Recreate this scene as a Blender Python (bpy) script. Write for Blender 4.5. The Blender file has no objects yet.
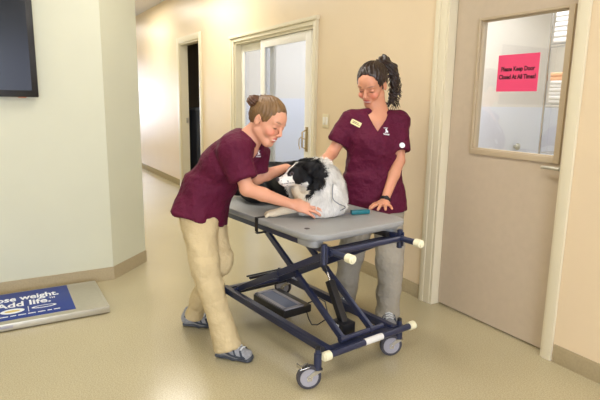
import bpy, bmesh, math, random
import numpy as np
from mathutils import Vector, Matrix
random.seed(7); RS=np.random.RandomState(7)
C=bpy.context.scene.collection
SC=bpy.context.scene
pi=math.pi
# ------------------------------------------------------------------ camera
F_PX=518.23; YAW,PITCH,ROLL=1.03615,0.18945,0.015584
EYE=Vector((0,-2.615,1.42))
dv=Vector((-math.sin(YAW)*math.cos(PITCH),math.cos(YAW)*math.cos(PITCH),-math.sin(PITCH)))
r0=Vector((math.cos(YAW),math.sin(YAW),0)); u0=r0.cross(dv)
rv=r0*math.cos(ROLL)+u0*math.sin(ROLL); uv=-r0*math.sin(ROLL)+u0*math.cos(ROLL)
cd=bpy.data.cameras.new('camera'); cam=bpy.data.objects.new('camera',cd); C.objects.link(cam)
cd.sensor_width=36; cd.lens=36*F_PX/600; cd.clip_start=.05
m=Matrix((rv,uv,-dv)).transposed().to_4x4(); m.translation=EYE; cam.matrix_world=m
SC.camera=cam
# ------------------------------------------------------------------ materials
def sn(c): return tuple((v/12.92 if v<=.04045 else ((v+.055)/1.055)**2.4) for v in [q/255 for q in c])+(1,)
MATS={}
def mat(name,col,rough=.6,metal=0,noise=0,nscale=30,bump=0,bscale=200,emit=None,estr=1,trans=0,spec=.5,sss=0,col2=None,coat=0,attr=False,stretch=None,speck=None,bdist=.004):
    if name in MATS: return MATS[name]
    m=bpy.data.materials.new(name); m.use_nodes=True; nt=m.node_tree; b=nt.nodes['Principled BSDF']; L=nt.links.new; N=nt.nodes.new
    c=sn(col)
    b.inputs['Roughness'].default_value=rough; b.inputs['Metallic'].default_value=metal
    b.inputs['Specular IOR Level'].default_value=spec
    b.inputs['Base Color'].default_value=c
    if coat: b.inputs['Coat Weight'].default_value=coat; b.inputs['Coat Roughness'].default_value=.12
    if trans: b.inputs['Transmission Weight'].default_value=trans; b.inputs['IOR'].default_value=1.45
    if sss: b.inputs['Subsurface Weight'].default_value=sss; b.inputs['Subsurface Radius'].default_value=(.012,.005,.003); b.inputs['Subsurface Scale'].default_value=1
    if emit: b.inputs['Emission Color'].default_value=sn(emit); b.inputs['Emission Strength'].default_value=estr
    tc=N('ShaderNodeTexCoord'); src=tc.outputs['Object']
    if stretch:
        mp=N('ShaderNodeMapping'); mp.inputs['Scale'].default_value=stretch; L(src,mp.inputs['Vector']); src=mp.outputs['Vector']
    base=None
    if attr:
        at=N('ShaderNodeAttribute'); at.attribute_name='Col'; base=at.outputs['Color']; L(base,b.inputs['Base Color'])
    if noise or speck:
        nz=N('ShaderNodeTexNoise'); nz.inputs['Scale'].default_value=nscale; nz.inputs['Detail'].default_value=4; L(src,nz.inputs['Vector'])
        mx=N('ShaderNodeMix'); mx.data_type='RGBA'; mx.blend_type='MULTIPLY'
        rp=N('ShaderNodeValToRGB'); rp.color_ramp.elements[0].position=.3; rp.color_ramp.elements[1].position=.7
        lo=1-noise; rp.color_ramp.elements[0].color=(lo,lo,lo,1); rp.color_ramp.elements[1].color=(1,1,1,1)
        L(nz.outputs['Fac'],rp.inputs['Fac']); mx.inputs['Factor'].default_value=1
        if base: L(base,mx.inputs[6])
        else: mx.inputs[6].default_value=c
        L(rp.outputs['Color'],mx.inputs[7]); out=mx.outputs[2]
        if speck:
            n2=N('ShaderNodeTexNoise'); n2.inputs['Scale'].default_value=speck[0]; n2.inputs['Detail'].default_value=3; L(src,n2.inputs['Vector'])
            r2=N('ShaderNodeValToRGB'); r2.color_ramp.elements[0].position=.38; r2.color_ramp.elements[1].position=.6
            r2.color_ramp.elements[0].color=speck[1]+(1,); r2.color_ramp.elements[1].color=speck[2]+(1,)
            m2=N('ShaderNodeMix'); m2.data_type='RGBA'; m2.blend_type='MULTIPLY'; m2.inputs['Factor'].default_value=1
            L(n2.outputs['Fac'],r2.inputs['Fac']); L(out,m2.inputs[6]); L(r2.outputs['Color'],m2.inputs[7]); out=m2.outputs[2]
        L(out,b.inputs['Base Color'])
    if bump:
        n3=N('ShaderNodeTexNoise'); n3.inputs['Scale'].default_value=bscale; n3.inputs['Detail'].default_value=3; L(src,n3.inputs['Vector'])
        bp=N('ShaderNodeBump'); bp.inputs['Strength'].default_value=bump; bp.inputs['Distance'].default_value=bdist
        L(n3.outputs['Fac'],bp.inputs['Height']); L(bp.outputs['Normal'],b.inputs['Normal'])
    MATS[name]=m; return m
def glass(name,tint=(.95,.97,1),refl=.08):
    m=bpy.data.materials.new(name); m.use_nodes=True; nt=m.node_tree; nt.nodes.clear(); N=nt.nodes.new; L=nt.links.new
    o=N('ShaderNodeOutputMaterial'); mx=N('ShaderNodeMixShader'); t=N('ShaderNodeBsdfTransparent'); g=N('ShaderNodeBsdfGlossy')
    t.inputs['Color'].default_value=tint+(1,); g.inputs['Roughness'].default_value=.02; mx.inputs['Fac'].default_value=refl
    L(t.outputs[0],mx.inputs[1]); L(g.outputs[0],mx.inputs[2]); L(mx.outputs[0],o.inputs['Surface']); return m
M=dict(
 warm=mat('wall_paint_cream',(228,207,172),.38,noise=.03,nscale=3,bump=.12,bscale=160),
 cool=mat('wall_paint_sage',(207,207,182),.5,noise=.03,nscale=3,bump=.12,bscale=160),
 ceil=mat('ceiling_tile',(214,210,206),.9,noise=.1,nscale=60),
 floor=mat('floor_vinyl',(192,181,147),.2,noise=.07,nscale=1.6,speck=(150,(.80,.79,.74),(1,1,1)),spec=.5),
 base=mat('baseboard_vinyl',(176,160,125),.5,noise=.12,nscale=90),
 trim=mat('trim_paint',(222,212,182),.4),
 door=mat('door_laminate',(196,179,154),.5,noise=.05,nscale=20),
 dframe=mat('door_window_frame',(186,168,138),.5),
 white=mat('white_vinyl',(236,232,220),.35),
 roomw=mat('side_room_wall',(230,225,216),.6),
 frp=mat('wainscot_panel',(222,226,236),.4),
 chrome=mat('chrome',(200,200,200),.22,1),
 steel=mat('brushed_steel',(196,192,176),.42,.7,noise=.06,nscale=40),
 brass=mat('brass_nickel',(176,158,120),.3,.9),
 navy=mat('navy_enamel',(38,44,70),.33,spec=.5),
 dark=mat('black_plastic',(24,25,30),.4),
 blackm=mat('matte_black',(16,17,20),.6),
 tabletop=mat('grey_plastic_top',(150,151,149),.42,noise=.05,nscale=30,bump=.15,bscale=400),
 cap=mat('cream_rubber',(234,229,196),.5),
 label=mat('white_label',(225,225,220),.5),
 tyre=mat('caster_tyre',(62,60,66),.55),
 hub=mat('caster_hub',(160,158,165),.5),
 mblue=mat('mat_blue',(14,50,132),.45),
 mwhite=mat('print_white',(235,238,240),.5),
 mgreen=mat('print_green',(90,170,90),.5),
 mgold=mat('print_gold',(214,190,110),.5),
 tvf=mat('tv_bezel',(14,14,16),.25),
 tvs=mat('tv_screen',(16,19,22),.2,spec=.25),
 pink=mat('pink_paper',(236,72,116),.6,emit=(250,84,128),estr=0),
 ink=mat('black_ink',(60,12,30),.6),
 towel=mat('towel_white',(226,224,222),.95,bump=.6,bscale=120),
 peach=mat('towel_peach',(238,180,138),.95,bump=.6,bscale=120),
 blue=mat('blue_plastic',(30,60,160),.4),
 teal=mat('teal_plastic',(24,110,118),.35),
 cord=mat('grey_cord',(120,124,130),.5),
 ivory=mat('ivory_plate',(226,214,178),.4),
 scrub=mat('maroon_scrub',(90,17,48),.72,noise=.1,nscale=14,bump=.8,bscale=17,spec=.25,bdist=.03),
 khaki=mat('khaki_twill',(203,184,142),.8,noise=.07,nscale=12,bump=.7,bscale=15,spec=.2,bdist=.03),
 greyp=mat('grey_twill',(164,157,141),.8,noise=.07,nscale=12,bump=.7,bscale=15,spec=.2,bdist=.03),
 skin=mat('skin',(226,170,140),.48,attr=True,sss=.12,spec=.4),
 hair1=mat('hair_brown',(128,96,58),.42,noise=.35,nscale=30,stretch=(1,1,1),spec=.5),
 hair2=mat('hair_dark',(50,34,26),.36,noise=.4,nscale=30,spec=.5),
 eyew=mat('eye',(60,44,36),.15),
 dog=mat('dog_coat',(20,20,20),.6,attr=True,noise=.12,nscale=60,spec=.3),
 shoe=mat('shoe_mesh',(158,160,164),.7,noise=.3,nscale=60),
 shoed=mat('shoe_overlay',(52,60,72),.55),
 sole=mat('shoe_sole',(70,74,80),.6),
 lace=mat('shoe_lace',(220,222,220),.7),
 lamp=mat('lamp_diffuser',(255,250,240),.5,emit=(255,244,225),estr=6),
 outside=mat('bright_daylight',(235,240,255),.5,emit=(212,222,255),estr=11),
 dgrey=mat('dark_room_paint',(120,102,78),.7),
 bin=mat('dark_bin',(84,88,94),.5),
)
GL=glass('clear_glass'); GL2=glass('sliding_glass',(.86,.88,.93),.12)
# ------------------------------------------------------------------ mesh helpers
def link(name,me,m,parent=None,smooth=False,loc=None):
    o=bpy.data.objects.new(name,me); C.objects.link(o)
    if m: me.materials.append(m)
    if parent: o.parent=parent
    if loc is not None: o.location=loc
    if smooth:
        for p in me.polygons: p.use_smooth=True
    return o
def tag(o,label=None,cat=None,group=None,kind=None):
    if label:o['label']=label
    if cat:o['category']=cat
    if group:o['group']=group
    if kind:o['kind']=kind
    return o
def empty(name,loc=(0,0,0),rz=0):
    o=bpy.data.objects.new(name,None); C.objects.link(o); o.location=loc; o.rotation_euler=(0,0,rz); o.empty_display_size=.1; return o
class MB:
    def __init__(s): s.bm=bmesh.new()
    def box(s,lo,hi,bev=0,R=None,seg=2):
        lo=Vector(lo);hi=Vector(hi);c=(lo+hi)/2;d=hi-lo
        t=bmesh.new(); bmesh.ops.create_cube(t,size=1)
        bmesh.ops.scale(t,vec=d,verts=t.verts)
        if bev: bmesh.ops.bevel(t,geom=list(t.edges),offset=bev,segments=seg,affect='EDGES',profile=.6)
        if R is not None: bmesh.ops.transform(t,matrix=R,verts=t.verts)
        bmesh.ops.translate(t,vec=c,verts=t.verts); s._add(t); return s
    def _add(s,t):
        me=bpy.data.meshes.new('tmp'); t.to_mesh(me); s.bm.from_mesh(me); t.free(); bpy.data.meshes.remove(me)
    def cyl(s,a,b,r,r2=None,n=16,bev=0):
        a=Vector(a);b=Vector(b);d=b-a;t=bmesh.new()
        bmesh.ops.create_cone(t,cap_ends=True,segments=n,radius1=r,radius2=r if r2 is None else r2,depth=d.length)
        if bev:
            es=[e for e in t.edges if abs(e.verts[0].co.z-e.verts[1].co.z)<1e-6]
            bmesh.ops.bevel(t,geom=es,offset=bev,segments=3,affect='EDGES')
        q=d.to_track_quat('Z','Y').to_matrix().to_4x4(); q.translation=(a+b)/2
        bmesh.ops.transform(t,matrix=q,verts=t.verts); s._add(t); return s
    def tube(s,pts,r,n=10,cap=True):
        pts=[Vector(p) for p in pts]; rr=r if isinstance(r,(list,tuple)) else [r]*len(pts); rings=[]
        up=None
        for i,p in enumerate(pts):
            d=(pts[min(i+1,len(pts)-1)]-pts[max(i-1,0)]).normalized()
            if up is None: up=Vector((0,0,1)) if abs(d.z)<.9 else Vector((1,0,0))
            x=d.cross(up).normalized(); y=x.cross(d); up=y
            rings.append([s.bm.verts.new(p+(x*math.cos(k*2*pi/n)+y*math.sin(k*2*pi/n))*rr[i]) for k in range(n)])
        for a,b in zip(rings,rings[1:]):
            for k in range(n): s.bm.faces.new((a[k],a[(k+1)%n],b[(k+1)%n],b[k]))
        if cap: s.bm.faces.new(rings[0][::-1]); s.bm.faces.new(rings[-1])
        return s
    def bar(s,a,b,w,h,bev=.003,side=None):   # rectangular bar, w along side axis, h the other
        a=Vector(a);b=Vector(b);d=(b-a);L=d.length;d=d/L
        sd=Vector(side) if side else (d.cross(Vector((0,0,1))).normalized() if abs(d.z)<.95 else Vector((1,0,0)))
        sd=(sd-d*sd.dot(d)).normalized(); up=d.cross(sd)
        R=Matrix((d,sd,up)).transposed().to_4x4()
        c=(a+b)/2; return s.box(c-Vector((L,w,h))/2,c+Vector((L,w,h))/2,bev,R)
    def prism(s,pts,z0,z1,bev=0):
        t=bmesh.new(); f=t.faces.new([t.verts.new((x,y,z0)) for x,y in pts]); 
        r=bmesh.ops.extrude_face_region(t,geom=[f]); vs=[v for v in r['geom'] if isinstance(v,bmesh.types.BMVert)]
        bmesh.ops.translate(t,vec=(0,0,z1-z0),verts=vs); bmesh.ops.recalc_face_normals(t,faces=t.faces)
        if bev:
            es=[e for e in t.edges if abs(e.verts[0].co.z-e.verts[1].co.z)<1e-6]
            bmesh.ops.bevel(t,geom=es,offset=bev,segments=3,affect='EDGES',profile=.5)
        s._add(t); return s
    def sph(s,c,r,n=14,sc=(1,1,1)):
        t=bmesh.new(); bmesh.ops.create_uvsphere(t,u_segments=n,v_segments=n//2+2,radius=r)
        bmesh.ops.scale(t,vec=sc,verts=t.verts); bmesh.ops.translate(t,vec=c,verts=t.verts); s._add(t); return s
    def build(s,name,m,parent=None,smooth=None,loc=None):
        me=bpy.data.meshes.new(name); bmesh.ops.recalc_face_normals(s.bm,faces=s.bm.faces); s.bm.to_mesh(me); s.bm.free()
        o=link(name,me,m,parent,False,loc)
        if smooth is None or smooth:
            for p in me.polygons: p.use_smooth=True
            try: me.set_sharp_from_angle(angle=math.radians(38))
            except Exception: pass
        return o
def box(name,lo,hi,m,parent=None,bev=0,**k): return MB().box(lo,hi,bev).build(name,m,parent)
def struct(name,lo,hi,m,bev=0): return tag(box(name,lo,hi,m,None,bev),kind='structure')
def text_mesh(name,body,size,m,mtx,parent=None,align='LEFT',bold=0.0,xs=1.0,ext=.0004):
    cu=bpy.data.curves.new('t','FONT'); cu.body=body; cu.size=size; cu.align_x=align; cu.extrude=ext; cu.offset=bold; cu.resolution_u=3
    o=bpy.data.objects.new('t',cu); C.objects.link(o); bpy.context.view_layer.update()
    me=bpy.data.meshes.new_from_object(o.evaluated_get(bpy.context.evaluated_depsgraph_get())); C.objects.unlink(o); bpy.data.objects.remove(o)
    me.transform(Matrix.Diagonal((xs,1,1,1))); me.transform(mtx); me.name=name; me.materials.clear()
    return link(name,me,m,parent)
def frame(o,x,y):  # matrix with x axis, y axis, normal
    x=Vector(x).normalized();y=Vector(y).normalized(); z=x.cross(y); R=Matrix((x,y,z)).transposed().to_4x4(); R.translation=Vector(o); return R
# ------------------------------------------------------------------ implicit surface engine
def V3(p): return np.array([p[0],p[1],p[2]],dtype=np.float64)
class SDF:
    def __init__(s): s.p=[]
    def cap(s,a,b,ra,rb=None,k=.02,sub=False): s.p.append(('cap',V3(a),V3(b),ra,ra if rb is None else rb,k,sub)); return s
    def ell(s,c,r,ax=None,k=.02,sub=False):
        R=np.eye(3) if ax is None else np.array([V3(v)/np.linalg.norm(V3(v)) for v in ax]); s.p.append(('ell',V3(c),np.array(r,float),R,0,k,sub)); return s
    def loft(s,a,b,L,ab0,ab1,k=.03,flat=False,sub=False): s.p.append(('loft',V3(a),V3(b),V3(L),(ab0,ab1,flat),k,sub)); return s
    def fr(s,a,b,ra,rb,k=.01,sub=False): s.p.append(('fr',V3(a),V3(b),ra,rb,k,sub)); return s
    def wedge(s,o,up,side,nor,half,length,depth,k=.006,sub=True): s.p.append(('wd',V3(o),[V3(q)/np.linalg.norm(V3(q)) for q in (up,side,nor)],half,(length,depth),k,sub)); return s
    def bounds(s,p):
        t=p[0]
        if t in('cap','fr'): lo=np.minimum(p[1],p[2])-max(p[3],p[4]); hi=np.maximum(p[1],p[2])+max(p[3],p[4])
        elif t=='ell': q=np.max(p[2]); lo=p[1]-q; hi=p[1]+q
        elif t=='loft': q=max(p[4][0]+p[4][1]); lo=np.minimum(p[1],p[2])-q; hi=np.maximum(p[1],p[2])+q
        else: q=max(p[4])*1.3; lo=p[1]-q; hi=p[1]+q
        return lo,hi
    def mesh(s,h):
        adds=[p for p in s.p if not p[-1]]
        bl=[s.bounds(p) for p in adds]
        lo=np.min([b[0] for b in bl],0)-3*h-.01; hi=np.max([b[1] for b in bl],0)+3*h+.01
        n=np.ceil((hi-lo)/h).astype(int)+1
        D=np.full(n,.5,np.float32)
        for p in s.p:
            k=p[-2]; l,u=s.bounds(p); mg=k+2.5*h
            i0=np.maximum(((l-mg-lo)/h).astype(int),0); i1=np.minimum(((u+mg-lo)/h).astype(int)+2,n)
            if (i1<=i0).any(): continue
            g=[(lo[a]+h*np.arange(i0[a],i1[a])).astype(np.float32) for a in range(3)]
            X,Y,Z=g[0][:,None,None],g[1][None,:,None],g[2][None,None,:]
            t=p[0]
            if t in('cap','fr'):
                a,b=p[1],p[2]; d=b-a; L2=max(d@d,1e-9); L=L2**.5
                tt=((X-a[0])*d[0]+(Y-a[1])*d[1]+(Z-a[2])*d[2])/L2
                if t=='cap':
                    tc=np.clip(tt,0,1)
                    f=np.sqrt((X-a[0]-tc*d[0])**2+(Y-a[1]-tc*d[1])**2+(Z-a[2]-tc*d[2])**2)-(p[3]+(p[4]-p[3])*tc)
                else:
                    f=np.sqrt((X-a[0]-tt*d[0])**2+(Y-a[1]-tt*d[1])**2+(Z-a[2]-tt*d[2])**2)-(p[3]+(p[4]-p[3])*np.clip(tt,-.2,1.2))
                    f=np.maximum(f,np.maximum(-tt*L,(tt-1)*L))
            elif t=='ell':
                c,r,R=p[1],p[2],p[3]; q0=0;q1=0
                for a in range(3):
                    v=(X-c[0])*R[a,0]+(Y-c[1])*R[a,1]+(Z-c[2])*R[a,2]
                    q0=q0+(v/r[a])**2; q1=q1+(v/r[a]**2)**2
                q0=np.sqrt(q0);q1=np.sqrt(q1)+1e-9; f=q0*(q0-1)/q1
                f=np.maximum(f,-r.min())
            elif t=='loft':
                a,b,Ls=p[1],p[2],p[3]; (a0,b0),(a1,b1),flat=p[4]; d=b-a; L=np.linalg.norm(d); dn=d/L
                Ls=Ls-dn*(Ls@dn); Ls/=np.linalg.norm(Ls); Fn=np.cross(dn,Ls)
                s_=(X-a[0])*dn[0]+(Y-a[1])*dn[1]+(Z-a[2])*dn[2]; tc=np.clip(s_/L,0,1)
                l_=(X-a[0])*Ls[0]+(Y-a[1])*Ls[1]+(Z-a[2])*Ls[2]; f_=(X-a[0])*Fn[0]+(Y-a[1])*Fn[1]+(Z-a[2])*Fn[2]
                aa=a0+(a1-a0)*tc; bb=b0+(b1-b0)*tc
                if flat:
                    q=np.sqrt((l_/aa)**2+(f_/bb)**2); q1=np.sqrt((l_/aa**2)**2+(f_/bb**2)**2)+1e-6
                    f=np.maximum(q*(q-1)/q1,np.maximum(-s_,s_-L))
                else:
                    ex=(s_-tc*L); mn=np.minimum(aa,bb)
                    q=np.sqrt((l_/aa)**2+(f_/bb)**2+(ex/mn)**2); q1=np.sqrt((l_/aa**2)**2+(f_/bb**2)**2+(ex/mn**2)**2)+1e-6
                    f=q*(q-1)/q1
                f=np.maximum(f,-.2)
            else:
                o=p[1]; up,sd,nr=p[2]; half=p[3]; ln,dp=p[4]
                u_=(X-o[0])*up[0]+(Y-o[1])*up[1]+(Z-o[2])*up[2]; s_=(X-o[0])*sd[0]+(Y-o[1])*sd[1]+(Z-o[2])*sd[2]; n_=(X-o[0])*nr[0]+(Y-o[1])*nr[1]+(Z-o[2])*nr[2]
                f=np.maximum(np.abs(s_)*math.cos(half)-u_*math.sin(half),np.maximum(np.abs(n_)-dp,u_-ln))
            f=f.astype(np.float32); sl=tuple(slice(i0[a],i1[a]) for a in range(3)); G=D[sl]
            if p[-1]:
                f=-f; hh=np.maximum(k-np.abs(G-f),0)/k if k>0 else 0
                D[sl]=np.maximum(G,f)+hh*hh*k*.25
            else:
                hh=np.maximum(k-np.abs(G-f),0)/k if k>0 else 0
                D[sl]=np.minimum(G,f)-hh*hh*k*.25
        return nets(D,lo,h)
def nets(D,lo,h):
    S=(D<0)
    n=D.shape
    cnt=np.zeros((n[0]-1,n[1]-1,n[2]-1),np.uint8)
    for a in(0,1):
        for b in(0,1):
            for c in(0,1): cnt+=S[a:n[0]-1+a,b:n[1]-1+b,c:n[2]-1+c]
    act=(cnt>0)&(cnt<8); I,J,K=np.nonzero(act)
    ids=np.full(act.shape,-1,np.int32); ids[I,J,K]=np.arange(len(I))
    cv={(a,b,c):D[I+a,J+b,K+c] for a in(0,1) for b in(0,1) for c in(0,1)}
    acc=np.zeros((len(I),3)); w=np.zeros(len(I))
    for p in cv:
        for ax in range(3):
            if p[ax]==0:
                q=list(p); q[ax]=1; q=tuple(q); a,b=cv[p],cv[q]; mk=(a<0)!=(b<0)
                t=np.where(mk,a/np.where(mk,a-b,1),0)
                P=np.array(p,float)[None,:]+np.zeros((len(I),3)); P[:,ax]+=t
                acc+=P*mk[:,None]; w+=mk
    co=acc/w[:,None]+np.stack([I,J,K],1); co=co*h+lo
    Q=[]
    for ax in range(3):
        sl0=[slice(1,-1)]*3; sl0[ax]=slice(0,-1); sl1=list(sl0); sl1[ax]=slice(1,None)
        a=S[tuple(sl0)];b=S[tuple(sl1)]; e=np.nonzero(a!=b); idx=[e[0]+(0 if ax==0 else 1),e[1]+(0 if ax==1 else 1),e[2]+(0 if ax==2 else 1)]
        flip=a[e]; u,v=(ax+1)%3,(ax+2)%3
        def cell(du,dv_):
            q=[idx[0].copy(),idx[1].copy(),idx[2].copy()]; q[u]-=du; q[v]-=dv_; return ids[q[0],q[1],q[2]]
        f=np.stack([cell(0,0),cell(1,0),cell(1,1),cell(0,1)],1); f[~flip]=f[~flip][:,::-1]; Q.append(f)
    F=np.concatenate(Q); F=F[(F>=0).all(1)]
    return co,F
def vnormals(co,F):
    n=np.cross(co[F[:,2]]-co[F[:,0]],co[F[:,3]]-co[F[:,1]]); N=np.zeros_like(co)
    for k in range(4): 
        for a in range(3): N[:,a]+=np.bincount(F[:,k],n[:,a],len(co))
    return N/(np.linalg.norm(N,axis=1,keepdims=True)+1e-12)
def smooth(co,F,it=1,lam=.5):
    for _ in range(it):
        acc=np.zeros_like(co); w=np.zeros(len(co))
        for k in range(4):
            for j in (F[:,(k+1)%4],F[:,(k+3)%4]):
                for a in range(3): acc[:,a]+=np.bincount(F[:,k],co[j,a],len(co))
                w+=np.bincount(F[:,k],minlength=len(co))
        co=co+lam*(acc/np.maximum(w,1)[:,None]-co)
    return co
LAT=RS.rand(32,32,32)
def vnoise(P):
    i=np.floor(P).astype(int); f=P-i; f=f*f*(3-2*f); out=0
    for a in(0,1):
        for b in(0,1):
            for c in(0,1):
                w=(f[:,0] if a else 1-f[:,0])*(f[:,1] if b else 1-f[:,1])*(f[:,2] if c else 1-f[:,2])
                out=out+w*LAT[(i[:,0]+a)%32,(i[:,1]+b)%32,(i[:,2]+c)%32]
    return out*2-1
def to_obj(name,co,F,m,parent=None,col=None,origin=(0,0,0)):
    o3=np.array(origin); me=bpy.data.meshes.new(name)
    me.vertices.add(len(co)); me.vertices.foreach_set('co',(co-o3).astype(np.float32).ravel())
    k=F.shape[1]; me.loops.add(len(F)*k); me.loops.foreach_set('vertex_index',F.astype(np.int32).ravel())
    me.polygons.add(len(F)); me.polygons.foreach_set('loop_start',np.arange(0,len(F)*k,k,dtype=np.int32))
    me.polygons.foreach_set('use_smooth',np.ones(len(F),bool)); me.update(calc_edges=True)
    if col is not None:
        at=me.color_attributes.new('Col','FLOAT_COLOR','POINT'); at.data.foreach_set('color',np.concatenate([col,np.ones((len(co),1))],1).astype(np.float32).ravel())
    return link(name,me,m,parent)
def sdf_obj(name,s,h,m,parent,origin,sm=1,folds=None,colf=None):
    co,F=s.mesh(h); co=smooth(co,F,sm)
    if folds is not None:
        N=vnormals(co,F); co=co+N*folds(co,N)[:,None]
    return to_obj(name,co,F,m,parent,None if colf is None else colf(co),origin)
# ================================================================== SETTING
WT=.12
def wallseg(name,x0,x1,z0,z1,m=None):
    return tag(box(name,(x0,0,z0),(x1,WT,z1),m or M['warm']),kind='structure')
HC=3.0
tag(MB().box((-16,-8,-.1),(4.5,0.14,0)).box((-4,.14,-.1),(.5,3.4,0)).box((-9,.14,-.1),(-4,3.4,0)).build('floor',M['floor']),kind='structure')
tag(MB().box((-16,-8,HC),(4.5,.14,HC+.1)).box((-9,.14,2.75),(.5,3.4,2.85)).build('ceiling',M['ceil']),kind='structure')
# main wall as one mesh with openings
mb=MB()
DZ=2.13
for (x0,x1,z0,z1) in [(-1.655,4.5,0,HC),(-2.56,-1.655,DZ,HC),(-4.2,-2.56,0,HC),(-6.03,-4.2,2.10,HC),(-7.27,-6.03,0,HC),(-8.17,-7.27,2.26,HC),(-16,-8.17,0,HC)]:
    mb.box((x0,0,z0),(x1,WT,z1))
tag(mb.build('wall_back',M['warm'],smooth=False),kind='structure')
X1=-4.138
tag(MB().prism([(X1,-1.877),(X1,-8),(X1-2,-8),(-16,-8),(-16,-1.538),(-4.484,-1.538)],0,HC).build('wall_left',M['cool'],smooth=False),kind='structure')
tag(MB().box((4.5,-8,0),(4.62,.12,.7)).box((4.5,-8,2.6),(4.62,.12,HC)).box((4.5,-8,.7),(4.62,-6.4,2.6)).box((4.5,-.6,.7),(4.62,.12,2.6)).build('wall_right',M['cool'],smooth=False),kind='structure')
struct('wall_behind',(X1,-8.12,0),(4.5,-8,HC),M['warm'])
tag(MB().box((-16.12,-1.6,0),(-16,.12,.1)).box((-16.12,-1.6,2.5),(-16,.12,HC)).box((-16.12,-1.6,.1),(-16,-1.4,2.5)).box((-16.12,-.12,.1),(-16,.12,2.5)).build('wall_end',M['warm'],smooth=False),kind='structure')
# windows of the place: hallway end and lobby side
w=empty('window_1',(-16.06,-.76,0)); tag(w,kind='structure')
MB().box((-.02,-.64,.1),(.02,.64,2.5)).build('pane',M['outside'],w); MB().box((-.03,-.03,.1),(.05,.03,2.5)).box((-.03,-.64,1.1),(.05,.64,1.16)).build('window_frame',M['white'],w)
w=empty('window_2',(4.56,-3.5,0)); tag(w,kind='structure')
MB().box((-.02,-2.9,.7),(.02,2.9,2.6)).build('pane',M['outside'],w)
mb=MB()
for y in(-2.9,-1,1,2.9): mb.box((-.05,y-.03,.7),(.05,y+.03,2.6))
mb.build('window_frame',M['white'],w)
# baseboards
BH=.104
mb=MB()
for x0,x1 in [(-1.59,4.5),(-4.12,-2.67),(-7.18,-6.13),(-16,-8.29)]: mb.box((x0,-.008,0),(x1,0,BH),.002)
tag(mb.build('baseboard_back',M['base']),kind='structure')
def slab(p,q,t,z0,z1):  # thin strip from p to q, offset t to the left of p->q
    p=Vector(p);q=Vector(q);d=(q-p).normalized();n=Vector((-d.y,d.x))*t
    return [(p.x,p.y),(q.x,q.y),((q+n).x,(q+n).y),((p+n).x,(p+n).y)],z0,z1
mb=MB(); mb.prism([(X1,-8),(X1,-1.877),(-4.484,-1.538),(-16,-1.538),(-16,-1.53),(-4.4807,-1.53),(X1+.008,-1.8737),(X1+.008,-8)],0,BH)
tag(mb.build('baseboard_left',M['base']),kind='structure')
# ---------------- door_1 : grey-beige door with a window, right
d1=tag(empty('door_1',(-2.1,0,0)),kind='structure')
def rel(o,lo,hi): 
    l=o.location; return (lo[0]-l.x,lo[1]-l.y,lo[2]-l.z),(hi[0]-l.x,hi[1]-l.y,hi[2]-l.z)
def rb(o,name,lo,hi,m,bev=0): l,h=rel(o,lo,hi); return box(name,l,h,m,o,bev)
tr=tag(MB().box((-2.66,-.018,0),(-2.555,0,2.22),.004).box((-2.645,-.026,0),(-2.61,-.018,2.2),.003).box((-1.655,-.018,0),(-1.598,0,2.22),.004).box((-2.555,-.018,DZ+.0),(-1.655,0,2.22),.004)
   .box((-2.56,-.012,0),(-2.535,WT,DZ),.002).box((-1.668,-.012,0),(-1.655,WT,DZ),.002).box((-2.535,-.01,DZ-.015),(-1.668,WT,DZ),.002)
   .box((-2.537,.1,0),(-2.52,WT,DZ)).build('trim_1',M['trim']),kind='structure')
SX0,SX1,SY=-2.532,-1.67,.055
wx0,wx1,wz0,wz1=-2.33,-1.745,1.13,1.925
mb=MB()
o=d1.location
for lo,hi in [((SX0,SY,.012),(wx0,SY+.045,2.11)),((wx1,SY,.012),(SX1,SY+.045,2.11)),((wx0,SY,.012),(wx1,SY+.045,wz0)),((wx0,SY,wz1),(wx1,SY+.045,2.11))]:
    l,h=rel(d1,lo,hi); mb.box(l,h)
mb.build('door_slab',M['door'],d1,smooth=False)
mb=MB()
for lo,hi in [((wx0-.012,SY-.014,wz0-.03),(wx0+.004,SY,wz1+.012)),((wx1-.004,SY-.014,wz0-.03),(wx1+.03,SY,wz1+.012)),((wx0+.004,SY-.014,wz0-.03),(wx1-.004,SY,wz0+.004)),((wx0+.004,SY-.014,wz1-.004),(wx1-.004,SY,wz1+.012)),
              ((wx0,SY,wz0),(wx0+.01,SY+.045,wz1)),((wx1-.01,SY,wz0),(wx1,SY+.045,wz1)),((wx0+.01,SY,wz0),(wx1-.01,SY+.045,wz0+.01)),((wx0+.01,SY,wz1-.01),(wx1-.01,SY+.045,wz1))]:
    l,h=rel(d1,lo,hi); mb.box(l,h,.002)
mb.build('window_frame',M['dframe'],d1)
rb(d1,'glass_pane',(wx0,SY+.02,wz0),(wx1,SY+.026,wz1),GL)
mb=MB(); lx=-1.70-o.x
mb.cyl((lx+.018,SY-.012,1.078),(lx+.018,SY,1.078),.028,n=24,bev=.003).cyl((lx+.018,SY-.055,1.078),(lx+.018,SY-.01,1.078),.011)
mb.tube([(lx+.018,SY-.052,1.078),(lx-.03,SY-.055,1.078),(lx-.085,SY-.05,1.076),(lx-.1,SY-.03,1.074)],.0095)
tag(mb.build('lever_handle',M['steel'],d1),'brushed steel lever handle')
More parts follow.
